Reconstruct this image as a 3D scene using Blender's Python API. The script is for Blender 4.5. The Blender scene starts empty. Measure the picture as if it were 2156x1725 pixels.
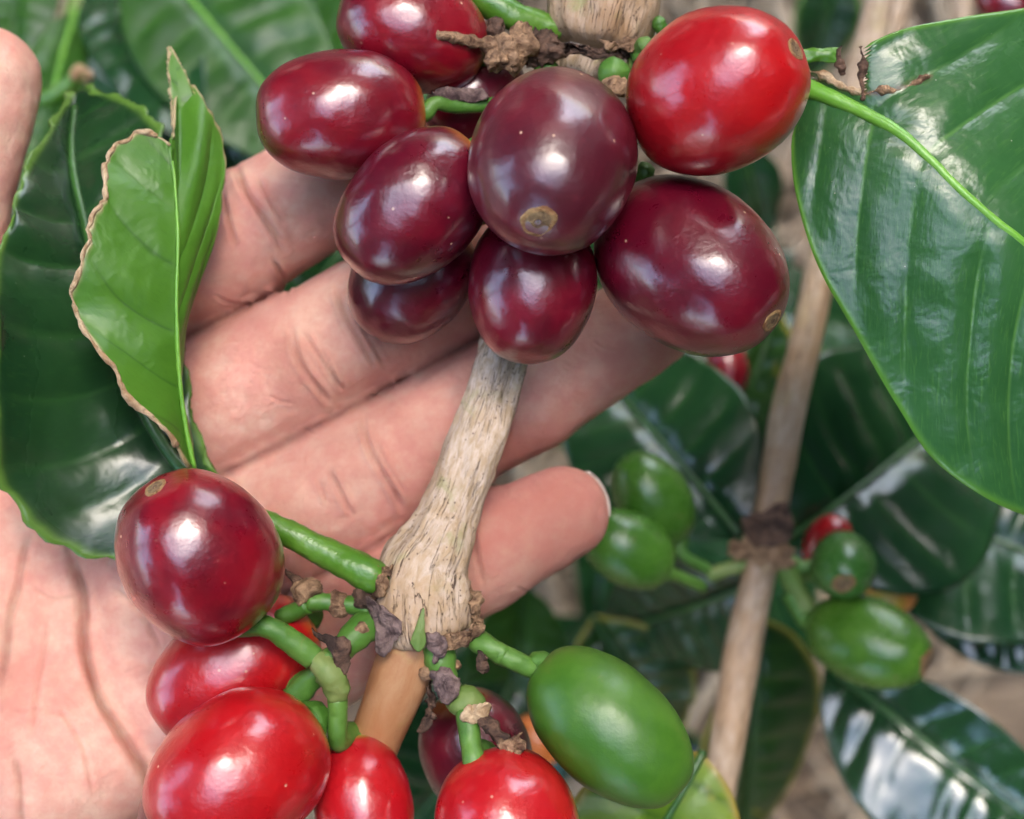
import bpy, math, random
import numpy as np
from mathutils import Vector, Matrix

random.seed(7)
RNG = np.random.default_rng(11)
sc = bpy.context.scene
COL = sc.collection

# ------------------------------------------------------------------ camera, sky, sun, exposure
# Authoring frame: millimetres, u = right, v = up the picture, w = towards the camera, origin on the focused fruit.
TILT = math.radians(10)                 # camera looks almost straight down
H0 = 0.42                               # height of the fruit above the ground (m)
D0 = 130.0                              # camera to fruit (mm)
W0 = 86.0                               # width of the field at the fruit (mm)
MPP = W0 / 2156.0
ROT = np.array([[1, 0, 0], [0, math.cos(TILT), -math.sin(TILT)], [0, math.sin(TILT), math.cos(TILT)]])
ORG = np.array([0, 0, H0])

cam_d = bpy.data.cameras.new('camera'); cam = bpy.data.objects.new('camera', cam_d); COL.objects.link(cam)
cam.location = ORG + ROT @ np.array([0, 0, D0 * 1e-3]); cam.rotation_euler = (TILT, 0, 0)
cam_d.sensor_width = 36; cam_d.lens = 18 / (W0 / 2 / D0)
cam_d.clip_start = 0.005; cam_d.clip_end = 400
cam_d.dof.use_dof = True; cam_d.dof.focus_distance = 0.1325; cam_d.dof.aperture_fstop = 25; cam_d.dof.aperture_blades = 0
sc.camera = cam

SUN_EL, SUN_AZ = math.radians(60), math.radians(15)      # azimuth from +Y towards +X
world = bpy.data.worlds.new('World'); sc.world = world; world.use_nodes = True
wn = world.node_tree; wn.nodes.clear()
sky = wn.nodes.new('ShaderNodeTexSky'); sky.sky_type = 'NISHITA'; sky.sun_disc = False
sky.sun_elevation = SUN_EL; sky.sun_rotation = SUN_AZ
sky.air_density = 1.0; sky.dust_density = 3.5; sky.ozone_density = 1.0
bg = wn.nodes.new('ShaderNodeBackground'); bg.inputs['Strength'].default_value = 0.15
wo = wn.nodes.new('ShaderNodeOutputWorld')
wn.links.new(sky.outputs[0], bg.inputs[0]); wn.links.new(bg.outputs[0], wo.inputs[0])
sun_d = bpy.data.lights.new('sun', 'SUN'); sun_d.energy = 0.5; sun_d.angle = math.radians(30); sun_d.color = (1, .92, .80)
sun = bpy.data.objects.new('sun', sun_d); COL.objects.link(sun)
sdir = Vector((math.sin(SUN_AZ) * math.cos(SUN_EL), math.cos(SUN_AZ) * math.cos(SUN_EL), math.sin(SUN_EL)))
sun.rotation_euler = (-sdir).to_track_quat('-Z', 'Y').to_euler(); sun.location = sdir * 5
vs = sc.view_settings; vs.view_transform = 'Standard'; vs.look = 'None'; vs.gamma = 1; vs.exposure = 3.35
try: vs.use_curve_mapping = False
except Exception: pass
sc.render.engine = 'CYCLES'
cy = sc.cycles; cy.max_bounces = 6; cy.diffuse_bounces = 3; cy.glossy_bounces = 3; cy.transmission_bounces = 2; cy.transparent_max_bounces = 4
cy.caustics_reflective = False; cy.caustics_refractive = False

# ------------------------------------------------------------------ helpers
def P(x, y, w=0.0):
    k = (D0 - w) / D0 * MPP
    return np.array([(x - 1078) * k, (862.5 - y) * k, w])
def S(w): return (D0 - w) / D0 * MPP            # mm per picture pixel at depth w
def unit(v): v = np.asarray(v, float); return v / (np.linalg.norm(v) + 1e-12)
def to_world(v): return ORG + (np.asarray(v, float) @ ROT.T) * 1e-3

def vnoise(p, seed=0):
    p = np.asarray(p, float); i = np.floor(p).astype(np.int64); f = p - i; f = f * f * (3 - 2 * f)
    def h(a, b, c):
        n = (a * 374761393 + b * 668265263 + c * 2147483647 + seed * 974634777) & 0xffffffff
        n = ((n ^ (n >> 13)) * 1274126177) & 0xffffffff
        return ((n ^ (n >> 16)) & 0xffff) / 32767.5 - 1
    r = 0
    for a in (0, 1):
        for b in (0, 1):
            for c in (0, 1):
                wgt = (f[:, 0] if a else 1 - f[:, 0]) * (f[:, 1] if b else 1 - f[:, 1]) * (f[:, 2] if c else 1 - f[:, 2])
                r = r + wgt * h(i[:, 0] + a, i[:, 1] + b, i[:, 2] + c)
    return r
def fbm(p, octaves=3, seed=0):
    r, a = 0, 1.0; p = np.asarray(p, float)
    for o in range(octaves): r = r + a * vnoise(p * 2 ** o, seed + o); a *= .5
    return r

def tag(o, label=None, cat=None, group=None, kind=None):
    if label: o['label'] = label
    if cat: o['category'] = cat
    if group: o['group'] = group
    if kind: o['kind'] = kind
    return o

ORIGIN = {}
def thing(name, loc_mm, label, cat, group=None):
    o = bpy.data.objects.new(name, None); COL.objects.link(o); o.empty_display_size = .01
    w = to_world(loc_mm); o.location = w; ORIGIN[o] = w
    return tag(o, label, cat, group)

def root_of(o):
    while o.parent: o = o.parent
    return o

def mesh_obj(name, verts, faces, mat, parent=None, attrs=None, uv=None, smooth=True, loc=None, world_space=False, solid=0, mats=None):
    """verts in authoring mm (or world metres); one mesh object. Children share their thing's origin."""
    W = np.asarray(verts, float) if world_space else to_world(verts)
    if parent is not None: org = ORIGIN[root_of(parent)]
    elif loc is not None: org = np.asarray(loc) if world_space else to_world(loc)
    else: org = np.zeros(3)
    V = W - org
    me = bpy.data.meshes.new(name)
    if isinstance(faces, np.ndarray) and faces.ndim == 2:
        nf, k = faces.shape
        me.vertices.add(len(V)); me.vertices.foreach_set('co', V.astype(np.float32).ravel())
        me.loops.add(nf * k); me.loops.foreach_set('vertex_index', faces.astype(np.int32).ravel())
        me.polygons.add(nf); me.polygons.foreach_set('loop_start', np.arange(0, nf * k, k, dtype=np.int32))
        me.update(calc_edges=True); me.validate()
    else:
        me.from_pydata(V.tolist(), [], [list(f) for f in faces]); me.update()
    if smooth: me.polygons.foreach_set('use_smooth', np.ones(len(me.polygons), dtype=bool))
    for k, a in (attrs or {}).items():
        at = me.attributes.new(k, 'FLOAT', 'POINT'); at.data.foreach_set('value', np.asarray(a, np.float32))
    if uv is not None:
        ul = me.uv_layers.new(name='UVMap')
        li = np.zeros(len(me.loops), np.int32); me.loops.foreach_get('vertex_index', li)
        ul.data.foreach_set('uv', np.asarray(uv, np.float32)[li].ravel())
    for m in (mats or [mat]): me.materials.append(m)
    o = bpy.data.objects.new(name, me); COL.objects.link(o)
    if parent is not None: o.parent = parent
    else: o.location = org; ORIGIN[o] = org
    if solid:
        s = o.modifiers.new('thickness', 'SOLIDIFY'); s.thickness = solid * 1e-3; s.offset = 0
    return o

def spline(pts, n, closed=False):
    """centripetal-ish Catmull-Rom resampled evenly by arc length (works for any dimension)."""
    pts = np.asarray(pts, float)
    if len(pts) == 2:
        t = np.linspace(0, 1, n)[:, None]; return pts[0] * (1 - t) + pts[1] * t
    q = np.vstack([2 * pts[0] - pts[1], pts, 2 * pts[-1] - pts[-2]])
    out = []
    for i in range(1, len(q) - 2):
        t = np.linspace(0, 1, 24, endpoint=False)[:, None]
        a, b, c, d = q[i - 1], q[i], q[i + 1], q[i + 2]
        out.append(.5 * ((2 * b) + (c - a) * t + (2 * a - 5 * b + 4 * c - d) * t ** 2 + (3 * b - a - 3 * c + d) * t ** 3))
    out = np.vstack(out + [pts[-1:]])
    L = np.concatenate([[0], np.cumsum(np.linalg.norm(np.diff(out[:, :3], axis=0), axis=1))])
    s = np.linspace(0, L[-1], n)
    return np.stack([np.interp(s, L, out[:, k]) for k in range(out.shape[1])], 1)

def tube_geo(pts, radii, n=40, seg=20, rough=0.0, rscale=.5, seed=0, stretch=1.0, oval=1.0, rings=0.0):
    """tapered tube through mm points; rough = relief in mm; returns verts, faces, uv(mm)"""
    d = np.hstack([np.asarray(pts, float), np.asarray(radii, float)[:, None]])
    c = spline(d, n); C, R = c[:, :3], c[:, 3]
    T = np.gradient(C, axis=0); T /= np.linalg.norm(T, axis=1)[:, None]
    ref = np.array([0, 0, 1.0]) if abs(T[0, 2]) < .9 else np.array([0, 1.0, 0])
    A = np.cross(T, ref); A /= np.linalg.norm(A, axis=1)[:, None]; B = np.cross(A, T)
    L = np.concatenate([[0], np.cumsum(np.linalg.norm(np.diff(C, axis=0), axis=1))])
    th = np.linspace(0, 2 * math.pi, seg, endpoint=False)
    V = (C[:, None] + R[:, None, None] * (np.cos(th)[None, :, None] * A[:, None] + oval * np.sin(th)[None, :, None] * B[:, None])).reshape(-1, 3)
    Ndir = (np.cos(th)[None, :, None] * A[:, None] + np.sin(th)[None, :, None] * B[:, None]).reshape(-1, 3)
    if rough:
        q = np.stack([np.tile(np.cos(th), n) * np.repeat(R, seg) * rscale, np.tile(np.sin(th), n) * np.repeat(R, seg) * rscale, np.repeat(L, seg) * rscale / stretch], 1)
        V = V + Ndir * (rough * fbm(q + seed * 17.3, 3, seed))[:, None]
    UV = np.stack([np.tile(th / (2 * math.pi), n) * 2 * math.pi * R.mean(), np.repeat(L, seg)], 1)
    F = []
    for i in range(n - 1):
        for j in range(seg):
            k = (j + 1) % seg
            F.append((i * seg + j, i * seg + k, (i + 1) * seg + k, (i + 1) * seg + j))
    V = np.vstack([V, C[:1] - T[:1] * R[0] * .25, C[-1:] + T[-1:] * R[-1] * .25]); UV = np.vstack([UV, UV[:1], UV[-1:]])
    a, b = n * seg, n * seg + 1
    for j in range(seg):
        k = (j + 1) % seg
        F.append((a, k, j)); F.append((b, (n - 1) * seg + j, (n - 1) * seg + k))
    return V, F, UV

def tube(name, parent, pts, radii, mat, **kw):
    V, F, UV = tube_geo(pts, radii, **kw)
    return mesh_obj(name, V, F, mat, parent, uv=UV)

def join_geo(gs):
    V, F, UV, o = [], [], [], 0
    for v, f, u in gs:
        V.append(v); UV.append(u); F += [tuple(i + o for i in x) for x in f]; o += len(v)
    return np.vstack(V), F, np.vstack(UV)

# ------------------------------------------------------------------ material toolkit
class NT:
    def __init__(s, name):
        s.m = bpy.data.materials.new(name); s.m.use_nodes = True; s.t = s.m.node_tree
        s.b = s.t.nodes['Principled BSDF']; s.out = s.t.nodes['Material Output']
    def n(s, typ, **kw):
        x = s.t.nodes.new(typ)
        for k, v in kw.items(): setattr(x, k, v)
        return x
    def l(s, a, b): s.t.links.new(a, b)
    def val(s, inp, v):
        if hasattr(v, 'is_linked') or hasattr(v, 'links'): s.l(v, inp)
        else: inp.default_value = v if not isinstance(v, tuple) or len(v) != 3 or inp.type != 'RGBA' else (*v, 1)
    def coord(s, which='Object'): return s.n('ShaderNodeTexCoord').outputs[which]
    def mapping(s, vec, scale=(1, 1, 1), loc=(0, 0, 0), rot=(0, 0, 0)):
        x = s.n('ShaderNodeMapping'); s.l(vec, x.inputs[0]); x.inputs['Scale'].default_value = scale
        x.inputs['Location'].default_value = loc; x.inputs['Rotation'].default_value = rot; return x.outputs[0]
    def noise(s, vec, scale, detail=3, rough=.5, dist=0):
        x = s.n('ShaderNodeTexNoise'); s.l(vec, x.inputs['Vector']); x.inputs['Scale'].default_value = scale
        x.inputs['Detail'].default_value = detail; x.inputs['Roughness'].default_value = rough; x.inputs['Distortion'].default_value = dist
        return x.outputs[0]
    def voro(s, vec, scale, feature='F1', out='Distance', rnd=1):
        x = s.n('ShaderNodeTexVoronoi', feature=feature); s.l(vec, x.inputs['Vector']); x.inputs['Scale'].default_value = scale
        x.inputs['Randomness'].default_value = rnd; return x.outputs[out]
    def wave(s, vec, scale, dist=0, detail=2, dscale=1):
        x = s.n('ShaderNodeTexWave'); s.l(vec, x.inputs['Vector']); x.inputs['Scale'].default_value = scale
        x.inputs['Distortion'].default_value = dist; x.inputs['Detail'].default_value = detail; x.inputs['Detail Scale'].default_value = dscale
        return x.outputs[1]
    def ramp(s, v, a, b, lo=0., hi=1.):
        x = s.n('ShaderNodeMapRange'); x.interpolation_type = 'SMOOTHSTEP'; s.l(v, x.inputs[0])
        x.inputs[1].default_value = a; x.inputs[2].default_value = b; x.inputs[3].default_value = lo; x.inputs[4].default_value = hi
        return x.outputs[0]
    def mix(s, f, a, b, mode='MIX'):
        x = s.n('ShaderNodeMix', data_type='RGBA', blend_type=mode)
        s.val(x.inputs[0], f); s.val(x.inputs[6], a); s.val(x.inputs[7], b); return x.outputs[2]
    def math(s, op, a, b=0.):
        x = s.n('ShaderNodeMath', operation=op); s.val(x.inputs[0], a); s.val(x.inputs[1], b); return x.outputs[0]
    def attr(s, name): return s.n('ShaderNodeAttribute', attribute_name=name).outputs['Fac']
    def bump(s, h, strength=.3, dist=.0003, prev=None):
        x = s.n('ShaderNodeBump'); x.inputs['Strength'].default_value = strength; x.inputs['Distance'].default_value = dist
        s.l(h, x.inputs['Height'])
        if prev is not None: s.l(prev, x.inputs['Normal'])
        return x.outputs[0]
    def set(s, **kw):
        for k, v in kw.items(): s.val(s.b.inputs[k.replace('_', ' ')], v)
        return s
    def sss(s, w, rad, scale):
        s.b.inputs['Subsurface Weight'].default_value = w; s.b.inputs['Subsurface Radius'].default_value = rad
        s.b.inputs['Subsurface Scale'].default_value = scale; return s

def cherry_mat(name, base, dark, stem, rough=.31, dk=.65, spots=1.0, seed=0.0, stem_at=.80):
    t = NT(name); c = t.mapping(t.coord(), loc=(seed, seed * 1.7, seed * .6))
    ax = t.attr('axis')                                     # -1 stalk end .. +1 flower end
    n1 = t.noise(c, 130, 3, .5, .3); n2 = t.noise(c, 900, 2, .6)
    m = t.ramp(n1, .34, .62); col = t.mix(t.math('MULTIPLY', m, dk), base, dark)
    streak = t.noise(t.mapping(c, (1, 1, 1)), 420, 2, .5, 1.2)
    col = t.mix(t.ramp(streak, .55, .8, 0, .25), col, tuple(min(1, x * 1.5 + .012) for x in base))
    col = t.mix(t.ramp(n2, .5, .8, 0, .22), col, dark)
    st = t.math('ADD', t.math('MULTIPLY', ax, -1.), t.math('MULTIPLY', t.math('SUBTRACT', n1, .5), .16))
    col = t.mix(t.ramp(st, stem_at, .985), col, stem)
    cl = t.ramp(t.noise(c, 210, 2, .5), .42, .6)
    v = t.voro(c, 560); vr = t.voro(c, 560, out='Color')
    sp = t.math('MULTIPLY', t.ramp(v, .04, .10, 1, 0), t.math('MULTIPLY', t.ramp(vr, .40, .7), cl))
    col = t.mix(t.math('MULTIPLY', sp, .95 * spots), col, (.66, .42, .28))
    v3 = t.voro(c, 150); sc3 = t.math('MULTIPLY', t.ramp(t.math('ADD', v3, t.math('MULTIPLY', n2, .06)), .07, .13, 1, 0), t.ramp(t.voro(c, 150, out='Color'), .74, .78))
    col = t.mix(t.math('MULTIPLY', sc3, .55 * spots), col, (.40, .22, .12))
    bm = t.bump(t.noise(c, 380, 3, .6), .16, .0006); bm = t.bump(n2, .18, .00025, bm); bm = t.bump(t.noise(c, 2600, 2, .6), .25, .00008, bm)
    blo = t.ramp(t.noise(c, 330, 4, .7, .3), .2, .85)
    t.set(Base_Color=col, Roughness=t.math('ADD', t.math('MULTIPLY', blo, .14), rough - .06), Specular_IOR_Level=.5, Normal=bm)
    t.set(Coat_Weight=.7, Coat_Roughness=t.math('ADD', t.math('MULTIPLY', blo, .14), .11))
    return t.m

def leaf_mat(name, dark, light, vein, rough=.3, trans=.18, edge=None, bumpk=.25, dirt=.3, seed=0., spots=0., veink=.75):
    t = NT(name); c = t.mapping(t.coord(), loc=(seed, seed, seed))
    n1 = t.noise(c, 60, 4, .6, .5); n2 = t.noise(c, 700, 3, .6); uvc = t.n('ShaderNodeUVMap').outputs[0]
    col = t.mix(t.ramp(n1, .3, .7), dark, light)
    fine = t.noise(t.mapping(uvc, (42, 3, 1)), 4, 3, .6, .6)
    col = t.mix(t.ramp(fine, .5, .75, 0, .18), col, vein)
    col = t.mix(t.math('MULTIPLY', t.attr('vein'), veink), col, vein)
    if edge: col = t.mix(t.math('MULTIPLY', t.ramp(t.attr('edge'), .0, 1.), .9), col, edge)
    if spots:
        sp = t.ramp(t.noise(c, 110, 3, .6), .63, .70); col = t.mix(t.math('MULTIPLY', sp, spots), col, (.45, .33, .03))
    dd = t.math('MULTIPLY', t.ramp(t.voro(c, 900), .02, .07, 1, 0), t.ramp(t.voro(c, 900, out='Color'), .6, .7))
    col = t.mix(t.math('MULTIPLY', dd, dirt), col, (.5, .5, .4))
    b = t.bump(fine, bumpk * .4, .0003); b = t.bump(n2, bumpk, .00015, b); b = t.bump(t.noise(c, 230, 3, .55, .3), bumpk * 1.8, .0008, b)
    t.set(Base_Color=col, Roughness=t.math('ADD', t.math('MULTIPLY', n1, .14), rough - .07), Specular_IOR_Level=.5, Normal=b)
    if trans:
        tr = t.n('ShaderNodeBsdfTranslucent'); t.l(t.mix(.6, col, light), tr.inputs[0]); ms = t.n('ShaderNodeMixShader'); ms.inputs[0].default_value = trans
        t.l(t.b.outputs[0], ms.inputs[1]); t.l(tr.outputs[0], ms.inputs[2]); t.l(ms.outputs[0], t.out.inputs[0])
    return t.m

def green_mat(name, base, light, rough=.32, scar=(.35, .22, .1), scark=.4, seed=0., bk=.4):
    t = NT(name); c = t.mapping(t.coord(), loc=(seed, seed, seed)); n1 = t.noise(c, 200, 4, .6, .3); n2 = t.noise(c, 1300, 3, .6)
    col = t.mix(t.ramp(n1, .35, .7), base, light)
    sc1 = t.math('MULTIPLY', t.ramp(t.noise(c, 420, 4, .7, .8), .64, .72), scark); col = t.mix(sc1, col, scar)
    b = t.bump(n2, bk, .0002)
    t.set(Base_Color=col, Roughness=t.math('ADD', t.math('MULTIPLY', n2, .16), rough - .08), Normal=b)
    return t.m

def bark_mat(name, a, b, crack, lich, lk=.5, scale=1., specks=1., rough=.62, bk=.85, ckk=.9):
    t = NT(name); uv = t.n('ShaderNodeUVMap').outputs[0]; o = t.coord()
    u = t.mapping(uv, (1.0 * scale, .34 * scale, 1)); n1 = t.noise(u, 1.9, 5, .7, .4)
    n0 = t.noise(o, 260, 4, .6, .4); nf = t.noise(o, 1500, 3, .65)
    col = t.mix(t.ramp(n1, .32, .68), a, b)
    col = t.mix(t.ramp(n0, .55, .72, 0, lk), col, lich)
    col = t.mix(t.ramp(t.noise(o, 95, 3, .6, .4), .46, .62, 0, .55), col, tuple(x * k for x, k in zip(a, (.92, .80, .66))))
    ln = t.noise(t.mapping(uv, (1.7 * scale, .13 * scale, 1)), 1.0, 4, .62, .9); ck = t.math('ABSOLUTE', t.math('SUBTRACT', ln, .5))
    ckm = t.math('MULTIPLY', t.ramp(ck, .003, .012, 1, 0), t.ramp(n0, .36, .52))
    col = t.mix(t.math('MULTIPLY', ckm, ckk), col, crack)
    v = t.voro(o, 1900); vc = t.voro(o, 1900, out='Color')
    col = t.mix(t.math('MULTIPLY', t.math('MULTIPLY', t.ramp(v, .12, .25, 1, 0), t.ramp(vc, .55, .7)), .75 * specks), col, crack)
    h = t.math('SUBTRACT', t.math('ADD', t.math('MULTIPLY', n1, .6), t.math('MULTIPLY', nf, .35)), t.math('MULTIPLY', ckm, .9))
    t.set(Base_Color=col, Roughness=rough, Specular_IOR_Level=.35, Normal=t.bump(h, bk, .0003))
    return t.m

def dry_mat(name, a, b, rough=.8, scale=1.):
    t = NT(name); o = t.coord(); n = t.noise(o, 900 * scale, 5, .7, .5); n2 = t.noise(o, 260 * scale, 3, .6)
    t.set(Base_Color=t.mix(t.ramp(t.math('ADD', t.math('MULTIPLY', n, .6), t.math('MULTIPLY', n2, .4)), .38, .62), a, b), Roughness=rough, Specular_IOR_Level=.3, Normal=t.bump(n, 1., .0006))
    return t.m

def skin_mat():
    t = NT('skin'); o = t.coord()
    n1 = t.noise(o, 70, 4, .6, .3); n2 = t.noise(o, 420, 4, .65); n3 = t.noise(o, 2200, 3, .6)
    col = t.mix(t.ramp(n1, .3, .7), (.78, .46, .345), (.78, .39, .295))
    col = t.mix(t.ramp(n2, .42, .68, 0, .5), col, (.69, .27, .21))
    col = t.mix(t.ramp(n2, .32, .50, .5, 0), col, (.82, .57, .42))
    col = t.mix(t.ramp(t.noise(o, 150, 3, .6, .5), .46, .70, 0, .32), col, (.70, .26, .21))
    col = t.mix(t.math('MULTIPLY', t.attr('flush'), .65), col, (.72, .25, .20))
    col = t.mix(t.math('MULTIPLY', t.math('POWER', t.attr('crease'), 1.4), .95), col, (.16, .045, .03))  # darkens skin lines, and paints the contact shade between fingers
    v = t.voro(o, 260); vc = t.voro(o, 260, out='Color')
    fl = t.math('MULTIPLY', t.ramp(v, .05, .10, 1, 0), t.ramp(vc, .72, .78)); col = t.mix(t.math('MULTIPLY', fl, .6), col, (.25, .10, .06))
    # fingerprint-like ridges: fine bands wrapped by a low noise
    rid = t.wave(t.mapping(o, (1, 1, 1), rot=(0, 0, .5)), 640, 9, 2, 45)
    net = t.voro(t.mapping(o, (1, 1, 1)), 1100, 'DISTANCE_TO_EDGE')
    h = t.math('ADD', t.math('MULTIPLY', rid, t.math('ADD', t.math('MULTIPLY', t.attr('flush'), .9), .12)), t.math('MULTIPLY', t.ramp(net, 0, .12), .16))
    b = t.bump(h, .75, .00016); b = t.bump(n3, .55, .00014, b); b = t.bump(n2, .35, .0006, b)
    t.set(Base_Color=col, Roughness=t.math('ADD', t.math('MULTIPLY', n3, .25), .27), Specular_IOR_Level=.45, Normal=b)
    t.sss(.14, (1, .36, .2), .0012)
    return t.m

M = {}
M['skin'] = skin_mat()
M['nail'] = None
M['bark'] = bark_mat('pale_bark', (.42, .30, .18), (.56, .45, .36), (.08, .04, .025), (.30, .31, .12), .55)
M['bark_top'] = bark_mat('top_bark', (.34, .22, .12), (.48, .35, .24), (.06, .03, .02), (.25, .28, .10), .6)
M['shoot'] = bark_mat('young_bark', (.35, .165, .075), (.41, .23, .115), (.27, .12, .05), (.38, .30, .11), .5, .35, .35, .44, .22, .25)
M['bark_far'] = bark_mat('far_bark', (.34, .235, .145), (.45, .35, .26), (.14, .08, .05), (.36, .30, .14), .5, .5, .3, .42)
M['dry'] = dry_mat('dry_brown', (.09, .045, .025), (.40, .25, .14))
M['nail'] = dry_mat('nail', (.24, .16, .12), (.62, .52, .45), .4)
M['dry_dark'] = dry_mat('dry_dark', (.035, .02, .015), (.15, .085, .055))
M['dry_purple'] = dry_mat('dry_purple', (.05, .028, .028), (.24, .165, .145))
M['tan'] = dry_mat('tan_edge', (.30, .17, .08), (.56, .42, .26))
M['scar'] = dry_mat('flower_scar', (.12, .065, .035), (.30, .20, .10), .75, 2)
M['scar_rim'] = dry_mat('scar_rim', (.22, .09, .035), (.40, .25, .11), .6, 2)
M['stalk'] = green_mat('green_stalk', (.045, .135, .014), (.10, .22, .035), .5, (.22, .13, .05), .6)
M['stalk_yel'] = green_mat('yellow_stalk', (.085, .165, .025), (.17, .22, .06), .6, (.30, .20, .12), 1., 3)
M['petiole'] = green_mat('petiole', (.055, .165, .012), (.10, .22, .025), .34, (.2, .12, .05), .5, 5)

# ------------------------------------------------------------------ ground
gt = NT('leaf_litter_soil'); o_ = gt.coord(); g1 = gt.noise(o_, 9, 6, .65, .5); g2 = gt.noise(gt.mapping(o_, (1, 4, 1), rot=(0, 0, .6)), 40, 4, .7)
gt.set(Base_Color=gt.mix(gt.ramp(g1, .35, .65), (.09, .065, .045), gt.mix(g2, (.16, .115, .075), (.28, .21, .14))), Roughness=.9, Normal=gt.bump(g2, .6, .01))
n = 60; gx = np.linspace(-1, 1, n); gx = np.sign(gx) * np.abs(gx) ** 3 * 150
GX, GY = np.meshgrid(gx, gx); gv = np.stack([GX.ravel(), GY.ravel(), np.zeros(n * n)], 1)
gv[:, 2] = np.where(np.hypot(gv[:, 0], gv[:, 1]) > .8, .03 * fbm(gv * .7 + 3.1, 3, 2), 0) - .004
gf = np.array([(i * n + j, i * n + j + 1, (i + 1) * n + j + 1, (i + 1) * n + j) for i in range(n - 1) for j in range(n - 1)])
tag(mesh_obj('ground', gv, gf, gt.m, world_space=True), kind='structure')

# straw litter: a countless mat of dry stalks and shreds
sv, sf = [], []
for i in range(5200):
    r = .75 * math.sqrt(random.random()); a = random.random() * 6.283; cx, cy = r * math.cos(a), r * math.sin(a)
    L = random.uniform(.03, .11); wd = random.uniform(.0012, .0042); th = random.gauss(.7, .9); z = random.uniform(.001, .022)
    dx, dy = math.cos(th), math.sin(th); tilt = random.gauss(0, .08); bow = random.uniform(-.12, .12)
    b = len(sv)
    for k in range(4):
        s = k / 3 - .5; px = cx + dx * L * s - dy * bow * L * (s * s); py = cy + dy * L * s + dx * bow * L * (s * s); pz = max(.001, z + tilt * L * s)
        ww = wd * (1 - .5 * abs(s) * 2)
        sv += [(px - dy * ww, py + dx * ww, pz), (px + dy * ww, py - dx * ww, pz), (px, py, pz + ww * .7)]
    for k in range(3):
        q = b + k * 3
        sf += [(q, q + 3, q + 5, q + 2), (q + 2, q + 5, q + 4, q + 1), (q + 1, q + 4, q + 3, q)]
st = NT('dry_straw'); o_ = st.coord(); s1 = st.noise(o_, 45, 4, .7); s2 = st.noise(st.mapping(o_, (1, 1, 1), rot=(0, 0, .9)), 160, 3, .6)
st.set(Base_Color=st.mix(st.ramp(s1, .35, .65), (.20, .135, .08), st.mix(s2, (.34, .25, .16), (.52, .42, .30))), Roughness=.7)
tag(mesh_obj('straw_litter', sv, sf, st.m, world_space=True), 'dry beige straw and shredded leaf litter covering the ground', 'straw', kind='stuff')

# ------------------------------------------------------------------ leaves
def leaf_geo(mid, left, right, ns=90, nt=22, nv=9, shift=.10, quilt=.5, groove=.5, wave=.3, seed=0, vein_w=.055, cup=0., rip=0., edge_w=.06):
    m = spline(mid, 240); Ls = spline(left, 240); Rs = spline(right, 240)
    def at(A, s): x = np.clip(s, 0, 1) * 239; i = np.minimum(x.astype(int), 238); f = (x - i)[:, None]; return A[i] * (1 - f) + A[i + 1] * f
    s = np.linspace(0, 1, ns); t = np.concatenate([-np.linspace(1, 0, nt) ** 1.0, np.linspace(0, 1, nt)[1:]])
    SS, TT = np.meshgrid(s, t, indexing='ij'); SS, TT = SS.ravel(), TT.ravel(); ta = np.abs(TT)
    se = SS + shift * ta ** 1.4 * np.sin(math.pi * np.clip(SS, 0, 1)) ** .7 * (1 - SS) * 1.6
    E = np.where(TT[:, None] < 0, at(Ls, se), at(Rs, se)); Pm = at(m, se)
    V = Pm * (1 - ta[:, None]) + E * ta[:, None]
    k = 2 * nt - 1; G = V.reshape(ns, k, 3)
    du = np.gradient(G, axis=0); dv = np.gradient(G, axis=1); N = np.cross(dv, du); N /= np.linalg.norm(N, axis=2)[:, :, None] + 1e-9
    if N[:, :, 2].mean() < 0: N = -N
    N = N.reshape(-1, 3); width = np.linalg.norm(E - Pm, axis=1)
    ph = SS * nv + .25 * (TT < 0) + .28 * vnoise(np.stack([SS * nv * .7, np.sign(TT) * 3 + seed, SS * 0], 1), seed); fr = ph - np.floor(ph); dist = np.minimum(fr, 1 - fr)
    jit = .02 * vnoise(np.stack([SS * 25, TT * 6, SS * 0 + seed], 1), seed)
    vein = np.exp(-((dist + jit) / vein_w) ** 2) * np.clip((1.02 - ta) * 3, 0, 1) * (1 - .4 * ta) * np.clip(ta * 12, 0, 1)
    bul = np.sin(math.pi * fr) ** .8
    env = np.clip(ta * 4, 0, 1) * np.clip((1 - ta) * 4, 0, 1) * np.clip((1 - SS) * 6, 0, 1) * np.clip(SS * 8, 0, 1)
    quilt = quilt * np.clip(width / 9, .15, 1)
    d = quilt * (bul - .55) * env * (.65 + .45 * vnoise(np.stack([SS * 7, TT * 2.5, SS * 0 + seed * 1.3], 1), seed + 5)) - groove * np.exp(-(ta * width / 1.4) ** 2) + cup * ta ** 2 * width * .1
    d = d + wave * ta ** 2 * (vnoise(np.stack([SS * 7, np.sign(TT) * 5, SS * 0 + seed], 1), seed + 8) * 1.4) * np.clip(SS * 5, 0, 1) + .18 * quilt * fbm(V * .35 + seed, 3, seed)
    V = V + N * d[:, None]
    edge = np.exp(-((1 - ta) * width / (edge_w * 14 + 1e-6)) ** 2)
    if rip:
        e = (ta > .86) * np.clip((ta - .86) / .14, 0, 1)
        V = V - (E - Pm) / (width[:, None] + 1e-6) * (e * rip * (fbm(np.stack([SS * 26, TT, TT * 0 + seed], 1), 3, seed) + .4))[:, None]
    i, j = np.meshgrid(np.arange(ns - 1), np.arange(k - 1), indexing='ij'); q = (i * k + j).ravel()
    F = np.stack([q, q + 1, q + k + 1, q + k], 1)
    return V, F, dict(vein=vein, edge=edge), np.stack([SS, TT], 1), m

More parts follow.
